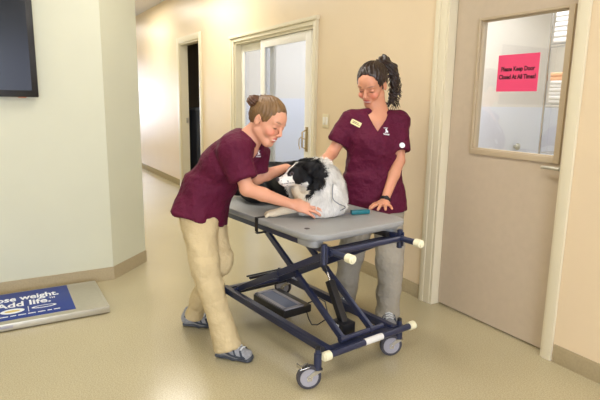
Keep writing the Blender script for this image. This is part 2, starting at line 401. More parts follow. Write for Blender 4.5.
# ---------------- sliding glass door
d2=tag(empty('door_2',(-5.1,0,0)),kind='structure')
tag(MB().box((-6.125,-.02,0),(-6.03,0,2.14),.004).box((-6.11,-.03,0),(-6.08,-.0205,2.14),.003).box((-4.2,-.02,0),(-4.13,0,2.14),.004).box((-4.16,-.03,0),(-4.135,-.0205,2.14),.003)
  .box((-6.03,-.02,2.1),(-4.2,0,2.14),.003).box((-6.13,-.038,2.14),(-4.12,0,2.175),.004).box((-6.03,0,0),(-6.005,WT,2.1)).box((-4.225,0,0),(-4.2,WT,2.1)).box((-6.005,0,2.075),(-4.225,WT,2.1)).box((-6.005,0,0),(-4.225,WT,.015)).build('trim_2',M['trim']),kind='structure')
def sash(name,x0,x1,y0,st=.085):
    g=MB(); 
    for lo,hi in [((x0,y0,.02),(x0+st,y0+.03,2.07)),((x1-st,y0,.02),(x1,y0+.03,2.07)),((x0+st,y0,1.985),(x1-st,y0+.03,2.07)),((x0+st,y0,.02),(x1-st,y0+.03,.16))]:
        l,h=rel(d2,lo,hi); g.box(l,h,.003)
    f=g.build(name,M['white'],d2); 
    l,h=rel(d2,(x0+st,y0+.012,.16),(x1-st,y0+.018,1.985)); box('glass_pane',l,h,GL2,f); return f
sash('fixed_sash',-6.0,-5.15,.075); s2=sash('sliding_sash',-5.36,-4.29,.02,.1)
tag(s2,'front sliding sash of the glass door')
mb=MB(); hx=-4.335-d2.location.x
mb.box((hx-.02,.008,.93),(hx+.02,.0195,1.17),.005).tube([(hx,.01,.96),(hx,-.035,.975),(hx,-.035,1.12),(hx,.01,1.14)],.008)
mb.tube([(hx,0,1.05),(hx-.03,-.03,1.07),(hx-.065,-.03,1.05),(hx-.07,-.03,.99),(hx-.045,-.03,.95)],.005)
tag(mb.build('door_handle',M['brass'],d2),'brass coloured pull handle')
# ---------------- narrow open doorway
tag(MB().box((-8.29,-.016,0),(-8.17,0,2.345),.004).box((-7.27,-.016,0),(-7.18,0,2.345),.004).box((-8.17,-.016,2.26),(-7.27,0,2.345),.004)
  .box((-8.17,0,0),(-8.145,WT,2.26)).box((-7.295,0,0),(-7.27,WT,2.26)).box((-8.145,0,2.235),(-7.295,WT,2.26)).build('trim_3',M['trim']),kind='structure')
d3=tag(empty('door_3',(-7.35,.13,0),0),kind='structure')
MB().box((0,0,.01),(.045,.8,2.23),.003).build('door_slab',M['dframe'],d3)
MB().cyl((0,.72,1.08),(-.055,.72,1.08),.01).sph((-.055,.72,1.08),.028).build('door_knob',M['steel'],d3)
tag(MB().box((-8.145,.07,1.04),(-8.141,.11,1.12)).cyl((-8.145,.09,1.08),(-8.11,.09,1.08),.012).build('strike_plate',M['steel']),kind='structure').name='trim_6'
# small dark room behind the doorway
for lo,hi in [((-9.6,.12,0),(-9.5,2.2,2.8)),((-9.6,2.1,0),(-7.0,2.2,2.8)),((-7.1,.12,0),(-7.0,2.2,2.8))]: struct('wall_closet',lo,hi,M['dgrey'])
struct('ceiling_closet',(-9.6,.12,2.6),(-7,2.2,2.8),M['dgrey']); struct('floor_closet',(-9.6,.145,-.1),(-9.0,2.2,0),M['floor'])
cb=tag(empty('storage_cabinet',(-8.9,.75,0)),'dark grey storage cabinet inside the narrow open doorway','cabinet')
MB().box((-.3,-.35,0),(.3,.35,1.23),.01).build('body',M['bin'],cb); MB().box((-.32,-.37,1.23),(.32,.37,1.27),.01).build('top',M['cord'],cb)
MB().box((.3,-.33,.06),(.315,-.01,1.2),.003).box((.3,.01,.06),(.315,.33,1.2),.003).build('door',M['bin'],cb)
# rooms behind the slider and the right door
tag(MB().box((-7.0,2.9,0),(-4.1,3.0,2.75)).box((-7.0,.12,0),(-6.95,3,2.75)).box((-4.15,.12,0),(-4.1,3,2.75)).build('wall_slider_room',M['roomw'],smooth=False),kind='structure')
tag(MB().box((-6.95,2.885,0),(-4.15,2.9,1.45)).box((-6.95,.12,0),(-6.935,2.9,1.45)).box((-4.165,.12,0),(-4.15,2.9,1.45)).build('trim_4',M['frp'],smooth=False),kind='structure')
tag(MB().box((-4.1,.12,0),(-4.0,3.4,2.75)).build('wall_towel_room',M['roomw'],smooth=False),kind='structure')
struct('wall_towel_room',(-4.0,3.3,0),(.5,3.4,2.75),M['roomw']); struct('wall_towel_room',(.4,.12,0),(.5,3.4,2.75),M['roomw'])
tag(MB().box((-4.0,.13,0),(-3.985,3.3,1.385)).box((-3.985,3.285,0),(.4,3.3,1.385)).build('trim_5',M['frp'],smooth=False),kind='structure')
# hall knob on wall
kb=tag(MB().cyl((-3.985,2.66,.93),(-3.95,2.66,.93),.016).sph((-3.935,2.66,.93),.04,sc=(.6,1,1)).build('wall_knob',M['steel']),'round steel knob low on the pale wall, seen through the door window','knob')
# rack + towels
rk=tag(empty('wire_rack',(-3.1,2.3,0)),'grey wire shelf rack holding towels, seen through the door window','shelf')
RX0,RX1,RY0,RY1=-.15,.5,-.22,.25
for x in(RX0,RX1):
    for y in(RY0,RY1): MB().cyl((x,y,0),(x,y,2.6),.012).build('post',M['chrome'],rk)
for z in(.5,.95,1.425,1.99):
    mb=MB()
    for y in(RY0,RY1): mb.cyl((RX0,y,z),(RX1,y,z),.005).cyl((RX0,y,z-.03),(RX1,y,z-.03),.004)
    for k in range(9):
        x=RX0+(RX1-RX0)*k/8; mb.cyl((x,RY0,z),(x,RY1,z),.003,n=8)
    mb.build('wire_shelf',M['chrome'],rk)
def towel(x,y,z,wd,dp,h,m,label,seed):
    rr=random.Random(seed); mb=MB()
    mb.box((-wd/2,-dp/2,0),(wd/2,dp/2,h*.52),h*.17,seg=3).box((-wd/2+.004,-dp/2-.005,h*.48),(wd/2-.006,dp/2,h),h*.17,seg=3)
    o=mb.build('folded_towel',m,loc=(x,y,z)); o.rotation_euler=(0,0,rr.uniform(-.05,.05))
    return tag(o,label,'towel','folded towels on the wire rack')
z=1.431
for i,(h,mm,lb) in enumerate([(.075,'towel','white folded towel, bottom of the lower stack beyond the door window'),(.07,'towel','white folded towel in the middle of the lower stack, two below the peach one'),(.07,'towel','white folded towel directly under the peach towel'),(.075,'peach','peach folded towel on top of the lower stack')]):
    towel(-3.10,2.25,z,.23,.34,h,M[mm],lb,i); z+=h+.0006
z=1.997
for i,(h,lb) in enumerate([(.1,'white folded towel at the bottom of the upper stack on the rack'),(.09,'white folded towel second from the bottom of the upper stack'),(.09,'white folded towel third from the bottom of the upper stack'),(.09,'white folded towel highest on the upper stack, near the window top')]):
    towel(-3.105+.004*i,2.25,z,.25,.34,h,M['towel'],lb,10+i); z+=h+.0006
bt=tag(empty('spray_bottle',(-3.12,2.2,.957)),'blue and white bottle on the rack shelf below the towel stacks','bottle')
MB().cyl((0,0,0),(0,0,.13),.045,.045,bev=.008).build('bottle_body',M['towel'],bt); MB().cyl((0,0,.13),(0,0,.26),.045,.02,bev=.004).build('bottle_top',M['blue'],bt)
# pink sign on glass
sy=SY+.0185
sg=tag(empty('paper_sign',(-2.055,sy,1.6)),'bright pink paper sign taped inside the door window','sign')
MB().box((-.14,-.001,-.107),(.14,0,.107)).build('sheet',M['pink'],sg)
for t,zz in(('Please Keep Door',.012),('Closed At All Times!',-.034)):
    text_mesh('lettering',t,.036,M['ink'],frame((0,-.0018,zz),(1,0,0),(0,0,1)),sg,'CENTER',bold=.0012,xs=.82 if 'Closed' in t else .86)
# light switch
sw=tag(empty('light_switch',(-3.975,-.001,1.243)),'ivory double light switch plate on the cream wall beside the sliding door','light switch')
MB().box((-.05,-.007,-.062),(.05,0,.062),.003).build('switch_plate',M['ivory'],sw)
for x in(-.023,.023): MB().box((x-.016,-.011,-.034),(x+.016,-.006,.034),.002).build('rocker',M['white'],sw)
# television on the left wall
tv=tag(empty('television',(X1+.001,-2.75,1.75)),'black flat television mounted on the pale green-grey left wall','television')
MB().box((.02,-.432,-.335),(.062,.432,.335),.006).build('frame',M['tvf'],tv)
MB().box((.0625,-.392,-.29),(.0635,.392,.295)).build('screen',M['tvs'],tv)
MB().box((0,-.15,-.12),(.02,.15,.12)).build('wall_mount',M['blackm'],tv)
tag(MB().box((.045,.305,-.341),(.062,.355,-.334),.002).build('sensor',mat('amber_plastic',(170,110,80),.4),tv),'small amber sensor under the frame')
# floor scale
fs=tag(empty('floor_scale',(-3.74,-2.68,0)),'low metal walk-on pet scale with blue printed mat by the left wall','scale')
MB().box((-.28,-.64,.022),(.28,.64,.05),.004).build('platform',M['steel'],fs)
mb=MB().box((.265,-.64,.008),(.285,.64,.0515),.003).box((-.285,-.64,.008),(-.265,.64,.0515),.003).box((-.28,.625,.008),(.28,.645,.0515),.003).box((-.28,-.645,.008),(.28,-.625,.0515),.003)
mb.build('edge_frame',M['steel'],fs)
for x in(-.24,.24):
    for y in(-.6,.6): MB().cyl((x,y,0),(x,y,.025),.022).build('foot',M['dark'],fs)
mt=MB().box((-.27,-.6,.05),(.225,.443,.0535),.001).build('printed_mat',M['mblue'],fs)
def stext(t,x,y,size,m,al='LEFT',bold=.001,xs=1.0):
    return text_mesh('lettering',t,size,m,frame((x,y,.0538),(0,1,0),(-1,0,0)),mt,al,bold,xs)
stext('Lose weight.',-.10,.375,.125,M['mwhite'],'RIGHT',.003,.67)
stext('Add life.',.015,.315,.125,M['mwhite'],'RIGHT',.003,.78); stext('TM',-.045,.345,.035,M['mwhite'],'RIGHT',.001,.8)
MB().box((-.235,-.35,.0535),(-.215,-.02,.054)).build('illegible_print_line',M['mgreen'],mt)
mb=MB(); yy=-.33; rp=random.Random(2)
while yy<.34:
    w_=rp.uniform(.02,.06); mb.box((.166,yy,.0535),(.178,min(yy+w_,.355),.054)); yy+=w_+.012
mb.build('illegible_print_line',M['mwhite'],mt)
mb=MB(); mb.prism([(.09+.042*math.sin(t*pi/16),0.10-.02+.07*math.cos(t*pi/16)) for t in range(32)],.0536,.0541); mb.build('emblem',M['mwhite'],mt)
mb=MB(); mb.prism([(.09+.018*math.sin(t*pi/16),0.10-.02+.045*math.cos(t*pi/16)) for t in range(32)],.0542,.0545); mb.build('emblem_band',M['mgold'],mt)
mb=MB(); mb.prism([(.085+.024*math.sin(t*pi/16),.265+.075*math.cos(t*pi/16)) for t in range(32)],.0536,.0541); mb.build('emblem',M['mwhite'],mt)
mb=MB(); mb.prism([(.085+.014*math.sin(t*pi/16),.265+.058*math.cos(t*pi/16)) for t in range(32)],.0542,.0545); mb.build('emblem_band',M['mblue'],mt)
MB().box((.04,.170,.0535),(.14,.174,.054)).build('emblem_divider',M['mwhite'],mt)
tag(MB().box((.285,-.05,.022),(.287,.075,.040),.001).build('label_plate',M['hub'],fs),'small rating label on the front edge')
# ceiling lights
for i,(x,y) in enumerate([(-.6,-1.6),(-.6,-4.4),(-3.0,-1.5),(-3.0,-4.4),(-6.2,-.77),(-9.2,-.77),(-12.5,-.77),(2.2,-1.6)]):
    cl=tag(empty('ceiling_light',(x,y,HC)),'recessed fluorescent ceiling light panel above the lobby' if x>-5 else 'recessed fluorescent ceiling light panel above the hallway','light','ceiling lights lobby' if x>-5 else 'ceiling lights hallway')
    MB().box((-.61,-.31,-.03),(-.58,.31,-.002)).box((.58,-.31,-.03),(.61,.31,-.002)).box((-.61,-.31,-.03),(.61,-.28,-.002)).box((-.61,.28,-.03),(.61,.31,-.002)).build('frame',M['white'],cl)
    MB().box((-.58,-.28,-.02),(.58,.28,-.01)).build('diffuser',M['lamp'],cl)
def area(loc,size,power,col,rot=(0,0,0),name='lamp_light'):
    l=bpy.data.lights.new(name,'AREA'); l.shape='RECTANGLE'; l.size,l.size_y=size; l.energy=power; l.color=col
    o=bpy.data.objects.new(name,l); C.objects.link(o); o.location=loc; o.rotation_euler=rot; return o
#LIGHTS
WARM=(1,.96,.91); COOL=(.86,.93,1)
for (x,y,p) in [(-.6,-1.6,40),(-.6,-4.4,36),(-3.0,-1.5,40),(-3.0,-4.4,34),(-6.2,-.77,62),(-9.2,-.77,48),(-12.5,-.77,28),(2.2,-1.6,46)]:
    area((x,y,HC-.035),(1.1,.52),p,WARM)
area((4.4,-3.5,1.65),(5.6,1.8),370,COOL,(0,pi/2,0),'window_light')
area((-15.9,-.76,1.3),(1.2,2.3),150,(.72,.8,1),(0,-pi/2,0),'window_light')
area((-2.4,1.7,2.7),(2.2,1.6),150,(1,.97,.93)); area((-5.5,1.6,2.7),(1.6,1.4),120,(.95,.97,1))
wd=bpy.data.worlds.new('world'); SC.world=wd; wd.use_nodes=True; wd.node_tree.nodes['Background'].inputs[0].default_value=(.8,.88,1,1); wd.node_tree.nodes['Background'].inputs[1].default_value=.6
SC.view_settings.view_transform='Standard'; SC.view_settings.look='None'; SC.view_settings.gamma=1; SC.view_settings.exposure=-.88
# ================================================================== TABLE
TH=math.radians(6.3); TO=Vector((-2.021,-.958,0))
TU=Vector((math.cos(TH),math.sin(TH),0)); TV=Vector((-math.sin(TH),math.cos(TH),0))
def T(u,v,z): return TO+TU*u+TV*v+Vector((0,0,z))
tb=tag(empty('examination_table',TO,TH),'wheeled grey-topped lift table with navy scissor frame, between the two women','table')
def rrect(u0,u1,v0,v1,r,n=7):
    P=[]
    for cx,cy,a in((u1-r,v1-r,0),(u0+r,v1-r,90),(u0+r,v0+r,180),(u1-r,v0+r,270)):
        for k in range(n+1):
            t=math.radians(a+90*k/n); P.append((cx+r*math.cos(t),cy+r*math.sin(t)))
    return P
TOPZ=.77
MB().prism(rrect(-1.3,-.075,-.355,.355,.11),TOPZ-.03,TOPZ,.008).prism(rrect(-1.28,-.095,-.335,.335,.1),TOPZ-.042,TOPZ-.026,.004).build('tabletop',M['tabletop'],tb)
for i,(u,v) in enumerate([(-.2,-.275),(-.2,.275),(-1.15,-.275),(-1.15,.275)]):
    MB().prism(rrect(u-.075,u+.075,v-.045,v+.045,.04),.694,TOPZ-.038,.004).build('corner_support',M['tabletop'],tb)
MB().prism([(-.235+.014*math.cos(t*pi/8),-.27+.014*math.sin(t*pi/8)) for t in range(16)],TOPZ-.001,TOPZ+.0012).build('socket_plug',M['dark'],tb)
for v in(-.25,.25): MB().bar((-1.22,v,.685),(-.09,v,.685),.03,.035,.004).build('upper_rail',M['navy'],tb)
MB().bar((-1.22,-.25,.685),(-1.22,.25,.685),.03,.03).build('end_rail',M['navy'],tb)
MB().cyl((-.055,-.265,.68),(-.055,.265,.68),.016).build('cross_tube',M['navy'],tb)
MB().cyl((-.13,-.25,.672),(-.13,.25,.672),.012).build('cross_tube',M['navy'],tb)
for v in(-.245,.245):
    h=MB().cyl((-.13,v,.682),(.055,v,.682),.0165).build('handle_tube',M['navy'],tb)
    tag(MB().cyl((.045,v,.682),(.1,v,.682),.0225,n=20,bev=.008).build('end_cap',M['cap'],h),'cream rubber end cap')
for v in(-.275,.275): MB().cyl((-.088,v,.615),(-.088,v,.72),.016,bev=.003).box((-.105,v-.005,.63),(-.06,v+.005,.71),.002).build('bracket_post',M['navy'],tb)
tag(MB().bar((-.42,.19,.7),(-.1,.19,.7),.03,.025).cyl((-.43,.19,.7),(-.40,.19,.7),.02).build('slide_bar',M['dark'],tb),'black slide bar under the top')
# scissor arms
def arm(a,b,w,h): 
    o=MB().bar(a,b,w,h,.004,side=(0,1,0))
    for p in(a,b): o.cyl((p[0],p[1]-w*.9,p[2]),(p[0],p[1]+w*.9,p[2]),.018)
    mx=[(p+q)/2 for p,q in zip(a,b)]; return o.cyl((mx[0],mx[1]-w*.8,mx[2]),(mx[0],mx[1]+w*.8,mx[2]),.014).build('scissor_arm',M['navy'],tb)
for v in(-.165,.045): arm((-.85,v,.67),(-.05,v,.20),.022,.036)
for v in(-.215,.11): arm((-1.03,v,.185),(-.12,v,.655),.022,.038)
MB().cyl((-.05,-.18,.2),(-.05,.13,.2),.014).build('pivot_tube',M['navy'],tb)
MB().cyl((-.85,-.24,.67),(-.85,.24,.67),.012).build('pivot_tube',M['navy'],tb)
MB().cyl((-1.03,-.25,.185),(-1.03,.2,.185),.012).build('pivot_tube',M['navy'],tb)
MB().cyl((-.12,-.24,.655),(-.12,.24,.655),.012).build('pivot_tube',M['navy'],tb)
# base
RZ=.165
for v in(-.265,.205): MB().bar((-1.14,v,RZ),(-.02,v,RZ),.045,.04,.005).box((-1.12,v-.026,RZ+.012),(-.04,v-.012,RZ+.028),.002).build('base_rail',M['navy'],tb)
MB().bar((-1.14,-.30,.155),(-1.14,.29,.155),.035,.03).build('base_cross_rail',M['navy'],tb)
MB().bar((-.045,-.24,.163),(-.045,.24,.163),.05,.03).build('base_cross_rail',M['navy'],tb)
MB().cyl((-1.06,-.24,.15),(-1.06,.2,.15),.01).build('base_cross_rail',M['dark'],tb)
fb=MB().cyl((.0,-.3,.17),(.0,.3,.17),.0175,n=20).build('front_bar',M['navy'],tb)
for v in(-1,1): tag(MB().cyl((0,v*.285,.17),(0,v*.34,.17),.024,n=20,bev=.008).build('end_cap',M['cap'],fb),'cream rubber end cap')
tag(MB().cyl((0,-.055,.17),(0,.075,.17),.0181,n=20).build('label',M['label'],fb),'white wrap-around label')
MB().cyl((-.1,-.12,.178),(-.1,.02,.178),.005).build('chrome_pin',M['chrome'],tb)
MB().bar((-1.2,.22,.2),(-1.08,.22,.2),.02,.012).bar((-1.17,-.05,.185),(-1.17,.25,.185),.02,.02).bar((-1.21,-.05,.185),(-1.21,.25,.185),.012,.012).build('rear_linkage',M['dark'],tb)
# casters
def caster(u,v,ang,brake):
    c=MB().cyl((u,v,.1),(u,v,.185),.02,bev=.002).cyl((u,v,.125),(u,v,.21),.0145,bev=.004).build('caster',M['navy'],tb)
    ca,sa=math.cos(ang),math.sin(ang); off=.045
    def q(x,y,z): return (u+ca*(x-off)-sa*y,v+sa*(x-off)+ca*y,z)
    MB().cyl((u,v,.18),(u,v,.222),.013,bev=.003).build('stem_plug',M['dark'],c)
    mb=MB(); mb.cyl((u,v,.093),(u,v,.102),.026)
    for s in(-1,1):
        t=bmesh.new(); pts=[(-.013,.047),(.013,.047),(.018,.07),(.045+.024,.098),(.045-.024,.098),(-.013,.07)]
        vs0=[t.verts.new(q(x,s*.019-.002,z)) for x,z in pts]; vs1=[t.verts.new(q(x,s*.019+.002,z)) for x,z in pts]
        t.faces.new(vs0); t.faces.new(vs1[::-1])
        for k in range(6): t.faces.new((vs0[k],vs1[k],vs1[(k+1)%6],vs0[(k+1)%6]))
        mb._add(t)
    mb.cyl(q(0,-.024,.06),q(0,.024,.06),.006)
    mb.build('fork',M['chrome'],c)
    wl=MB().cyl(q(0,-.0145,.063),q(0,.0145,.063),.063,n=36,bev=.005).build('wheel',M['tyre'],c)
    h=MB().cyl(q(0,-.0165,.063),q(0,.0165,.063),.048,n=28,bev=.002).cyl(q(0,-.018,.063),q(0,.018,.063),.02,n=20)
    hb=h.build('wheel_hub',M['hub'],c)
    if brake:
        mb=MB(); a=Vector(q(.0,0,.125)); b=Vector(q(-.05,0,.112)); mb.bar(a,b,.045,.006,.002); mb.bar(b,b+Vector((0,0,.02)),.04,.006,.002)
        tag(mb.build('brake_pedal',M['chrome'],c),'chrome foot brake pedal')
caster(-.025,-.35,math.radians(66),True); caster(-.03,.245,math.radians(62),False)
caster(-1.1,-.3,math.radians(60),True); caster(-1.14,.27,math.radians(40),False)
# move-by-motor unit
ac=MB().cyl((-.31,-.06,.47),(-.25,-.06,.36),.006).build('actuator',M['chrome'],tb)
MB().bar((-.29,-.06,.43),(-.14,-.06,.19),.042,.04,.006,side=(0,1,0)).box((-.215,-.105,.17),(-.115,-.015,.235),.006).cyl((-.36,-.06,.56),(-.315,-.06,.475),.008).build('actuator_body',M['dark'],ac)
MB().box((-.20,-.1075,.185),(-.15,-.105,.225)).bar((-.155,-.083,.23),(-.135,-.083,.2),.03,.002,0).build('actuator_label',M['label'],ac)
bx=MB().box((-.96,-.15,.105),(-.6,.06,.155),.008).build('battery_tray',M['dark'],tb)
MB().box((-.95,-.14,.155),(-.61,-.115,.163),.002).box((-.95,-.02,.155),(-.61,.005,.163),.002).box((-.63,-.14,.155),(-.605,.005,.163),.002).box((-.955,-.14,.155),(-.93,.005,.163),.002).build('tray_rim',M['hub'],bx)
MB().box((-.93,-.115,.155),(-.63,-.02,.159)).build('tray_panel',mat('blue_grey_panel',(92,104,134),.4),bx)
MB().tube([(-.6,.02,.12),(-.55,.0,.09),(-.48,-.03,.085),(-.4,-.05,.12),(-.3,-.055,.2)],.004,8).build('power_cable',M['dark'],tb)
MB().tube([(-.62,.05,.16),(-.52,.06,.22),(-.42,.02,.24),(-.3,-.05,.2),(-.2,-.06,.2)],.004,8).build('power_cable',M['dark'],tb)
# strap over table edge
MB().box((-.60,-.361,.69),(-.572,-.355,TOPZ),.001).box((-.60,-.361,TOPZ),(-.572,-.28,TOPZ+.003),.001).box((-.60,-.361,.68),(-.572,-.3,.684),.001).build('strap',M['blackm'],tb)
# ================================================================== PEOPLE
Z=Vector((0,0,1))
SKIN=np.array(sn((220,160,130))[:3]); 
def hand(s,W,f,n,sd,curl=.3,spread=.08,sc=1.0,thumb=.7,curls=None):
    f=f.normalized(); n=(n-f*n.dot(f)).normalized(); t=f.cross(n).normalized()
    if t.dot(sd)<0: t=-t
    P=lambda x,y,z: W+(f*x+t*y+n*z)*sc
    s.loft(P(.01,0,0),P(.045,.002,0),t,(.027*sc,.018*sc),(.036*sc,.016*sc),.012)
    s.loft(P(.045,.002,0),P(.085,.0,0),t,(.036*sc,.016*sc),(.037*sc,.012*sc),.012)
    for i,(y,L,x0) in enumerate([(.029,.072,.086),(.0095,.08,.092),(-.010,.075,.088),(-.029,.058,.080)]):
        c=curl if curls is None else curls[i]; a=spread*(1.5-i)
        d=(f*math.cos(a)+t*math.sin(a)); p=P(x0-.012,y,0); r=.0092*sc if i<3 else .008*sc; ang=c*.6
        for q,(fr,dr) in enumerate([(.46,.0),(.30,c),(.24,c*.8)]):
            ang+=dr; dd=d*math.cos(ang)-n*math.sin(ang); e=p+dd*(L*fr*sc+(.012*sc if q==0 else 0)); s.cap(p,e,r,r*.93,.003); p=e; r*=.93
    p=P(.022,.022,-.004); dd=(t*math.sin(thumb)+f*math.cos(thumb)-n*.25).normalized(); e=p+dd*.044*sc; s.cap(p,e,.0135*sc,.0115*sc,.008)
    dd=(t*math.sin(thumb*.5)+f*math.cos(thumb*.5)-n*.3).normalized(); e2=e+dd*.03*sc; s.cap(e,e2,.011*sc,.0098*sc,.003); 
    dd=(f+t*.1-n*.35).normalized(); s.cap(e2,e2+dd*.022*sc,.0098*sc,.0085*sc,.003)
class Head:
    def __init__(h,c,F,U,sc):
        h.c=Vector(c); h.F=Vector(F).normalized(); U=Vector(U); h.U=(U-h.F*U.dot(h.F)).normalized(); h.R=h.F.cross(h.U); h.s=sc
    def P(h,x,y,z): return h.c+(h.R*x+h.F*y+h.U*z)*h.s
    def loc(h,co):
        d=(co-V3(h.c))/h.s; return d@V3(h.R),d@V3(h.F),d@V3(h.U)
    def add(h,s):
        P=h.P; q=h.s; ax=(h.R,h.F,h.U)
        s.ell(P(0,-.014,.028),(.074*q,.094*q,.084*q),ax,.01)
        s.ell(P(0,.028,-.038),(.057*q,.058*q,.07*q),ax,.03)
        s.ell(P(0,.05,.03),(.056*q,.044*q,.05*q),ax,.02)
        s.cap(P(-.012,.068,-.098),P(.012,.068,-.098),.017*q,k=.03)
        s.cap(P(-.05,.0,-.06),P(-.014,.06,-.098),.018*q,.016*q,k=.02); s.cap(P(.05,.0,-.06),P(.014,.06,-.098),.018*q,.016*q,k=.02)
        for e in(-1,1):
            s.ell(P(e*.032,.096,-.002),(.017*q,.014*q,.011*q),ax,.010,True)
            s.cap(P(e*.018,.088,.018),P(e*.045,.076,.017),.008*q,k=.012)
            s.ell(P(e*.032,.0765,-.003),(.0155*q,.0125*q,.0115*q),ax,.002)
            s.ell(P(e*.038,.066,-.038),(.022*q,.022*q,.02*q),ax,.02)
            s.ell(P(e*.0775,-.004,-.012),(.008*q,.018*q,.03*q),ax,.004); s.ell(P(e*.0835,.002,-.01),(.005*q,.009*q,.018*q),ax,.003,True)
            s.ell(P(e*.0115,.098,-.038),(.0075*q,.009*q,.007*q),ax,.004)
        s.cap(P(0,.09,.006),P(0,.108,-.03),.0075*q,.0105*q,k=.008)
        s.ell(P(0,.084,-.064),(.028*q,.012*q,.016*q),ax,.012)
        s.cap(P(-.017,.0855,-.0635),P(0,.0935,-.0605),.0042*q,.0052*q,k=.002); s.cap(P(.017,.0855,-.0635),P(0,.0935,-.0605),.0042*q,.0052*q,k=.002)
        s.cap(P(-.015,.0855,-.075),P(.015,.0855,-.075),.0062*q,k=.004)
        for e in(-1,1): s.cap(P(e*.026,.072,-.06),P(e*.03,.066,-.054),.003*q,k=.006,sub=True)
    def color(h,co,skin):
        x,y,z=h.loc(co); col=np.tile(skin,(len(co),1))
        def bl(mask,c,a): 
            mm=np.clip(mask,0,1)[:,None]*a; return col*(1-mm)+np.array(sn(c)[:3])*mm
        near=(np.abs(x)<.1)&(np.abs(y)<.14)&(np.abs(z)<.15)
        g=lambda cx,cy,cz,rx,ry,rz,p=1: np.clip(1.6*(1-np.sqrt(((np.abs(x)-cx)/rx)**2+((y-cy)/ry)**2+((z-cz)/rz)**2)),0,1)
        col=bl(g(.04,.075,-.036,.032,.04,.026),(232,132,112),.55)          # cheeks
        col=bl(g(0,.11,-.034,.016,.02,.014),(226,140,118),.4)
        col=bl(2*g(0,.09,-.0605,.023,.018,.0075),(190,84,84),.9); col=bl(2*g(0,.09,-.075,.019,.018,.0075),(200,96,92),.9)
        col=bl(2*g(0,.09,-.0678,.026,.022,.0042),(240,230,224),.95)         # smile
        bz=.024-.25*(np.abs(x)-.033)**2*10
        col=bl(2*np.clip(1-np.sqrt(((np.abs(x)-.033)/.022)**2+((z-bz)/.0055)**2),0,1)*(y>.05),(96,66,44),.75)
        col=bl(2*g(.032,.088,-.0095,.0175,.02,.0045),(52,34,28),.85)        # lowered lashes
        col=bl(g(.032,.088,.002,.02,.02,.01),(206,140,116),.5)
        col=np.where(near[:,None],col,skin); return col
def cloth_folds(amp,dirs,sc=9,seed=0,bias=0):
    D=[V3(Vector(d).normalized()) for d in dirs]
    def f(co,N):
        out=np.zeros(len(co))
        for i,d in enumerate(D):
            # compress along d, stretch elsewhere -> creases perpendicular to d
            q=co*3.2+7.3*i+seed; s_=co@d; Q=q.copy(); Q=Q+np.outer(s_*sc,d)
            n=vnoise(Q); out+=(1-np.abs(n)*2)*amp
        return out+vnoise(co*40+seed)*amp*.25+bias
    return f
def shoe(parent,heel,dirv,L=.27,tilt=0,W=.046):
    heel=Vector(heel); f=Vector(dirv).normalized(); 
    s=Z.cross(f).normalized(); f2=(f*math.cos(tilt)+Z*math.sin(tilt)).normalized(); up=f2.cross(s)*-1
    up=s.cross(f2)*-1 if s.cross(f2).z<0 else s.cross(f2)
    P=lambda x,y,z: heel+f2*x+s*y+up*z
    q=SDF()
    q.loft(P(.035,0,.045),P(.13,0,.045),s,(.034,.035),(.036,.032),.03).loft(P(.13,0,.04),P(L-.045,0,.034),s,(.036,.032),(.042,.026),.03)
    q.cap(P(.04,0,.06),P(.06,0,.1),.037,.036,.03)
    q.cap(P(.1,0,.07),P(.06,0,.1),.03,.033,.03)
    q.ell(P(.05,0,.13),(.028,.028,.03),None,.004,True)
    a=sdf_obj('shoe',q,.005,M['shoe'],parent,parent.location,1); tag(a,'grey running shoe')
    q=SDF(); q.loft(P(.02,0,.014),P(.12,0,.012),s,(.036,.0135),(.036,.0125),.01).loft(P(.12,0,.012),P(L-.03,0,.014),s,(.036,.0125),(.044,.0125),.02)
    q.cap(P(L-.03,-.012,.02),P(L-.03,.012,.02),.016,k=.015)
    sdf_obj('shoe_sole',q,.005,M['sole'],a,(0,0,0),1).location=(0,0,0)
    mb=MB()
    for k in range(4):
        x=.112+.018*k; z=.097-.008*k; mb.tube([P(x,-.022,z-.006),P(x+.004,0,z+.003),P(x+.008,.022,z-.006)],.0048,8)
    mb.build('shoe_laces',M['lace'],a)
    mb=MB()
    for e in(-1,1):
        mb.tube([P(.03,e*.037,.075),P(.075,e*.041,.055),P(.12,e*.042,.038),P(.19,e*.043,.030)],.006,8); mb.tube([P(.125,e*.032,.074),P(.14,e*.041,.045),P(.15,e*.042,.03)],.006,8); mb.tube([P(.165,e*.030,.066),P(.18,e*.042,.04),P(.2,e*.043,.03)],.006,8)
    mb.build('shoe_overlay',M['shoed'],a)
    # children keep world positions: parent's origin offsets
    for c in a.children: c.location=-Vector(parent.location)
    return a
# ---------------------------------------------------------------- woman leaning over the dog
def hair_cap(H,s,thick=.011,dz=0):
    P=H.P;q=H.s;ax=(H.R,H.F,H.U)
    s.ell(P(0,-.014,.03),((.074+thick)*q,(.094+thick)*q,(.084+thick)*q),ax,.01)
    s.ell(P(0,-.055,-.005),(.054*q,.04*q,.05*q),ax,.03)
    # clear the face and the ears
    s.ell(P(0,.12,-.045+dz),(.1*q,.112*q,.137*q),ax,.008,True)
    for e in(-1,1): s.ell(P(e*.088,.02,-.055),(.034*q,.042*q,.066*q),ax,.006,True)
def groove(H,amp,freq,center=(0,-.09,.07)):
    c=V3(H.P(*center)); 
    def f(co,N):
        d=co-c; a=V3(H.R);b=V3(H.U);g=V3(H.F)
        x,y,z=d@a,d@g,d@b; r=np.sqrt(x*x+y*y+z*z)+1e-6
        th=np.arctan2(x,y+.3*z); ph=z/r
        return amp*np.sin(th*freq+3*vnoise(co*25))*np.clip(r/.05,0,1)+amp*.8*vnoise(co*60)
    return f
def sleeve(s,a,b,ra,rb,k=.03): s.fr(a,b,ra,rb,k)
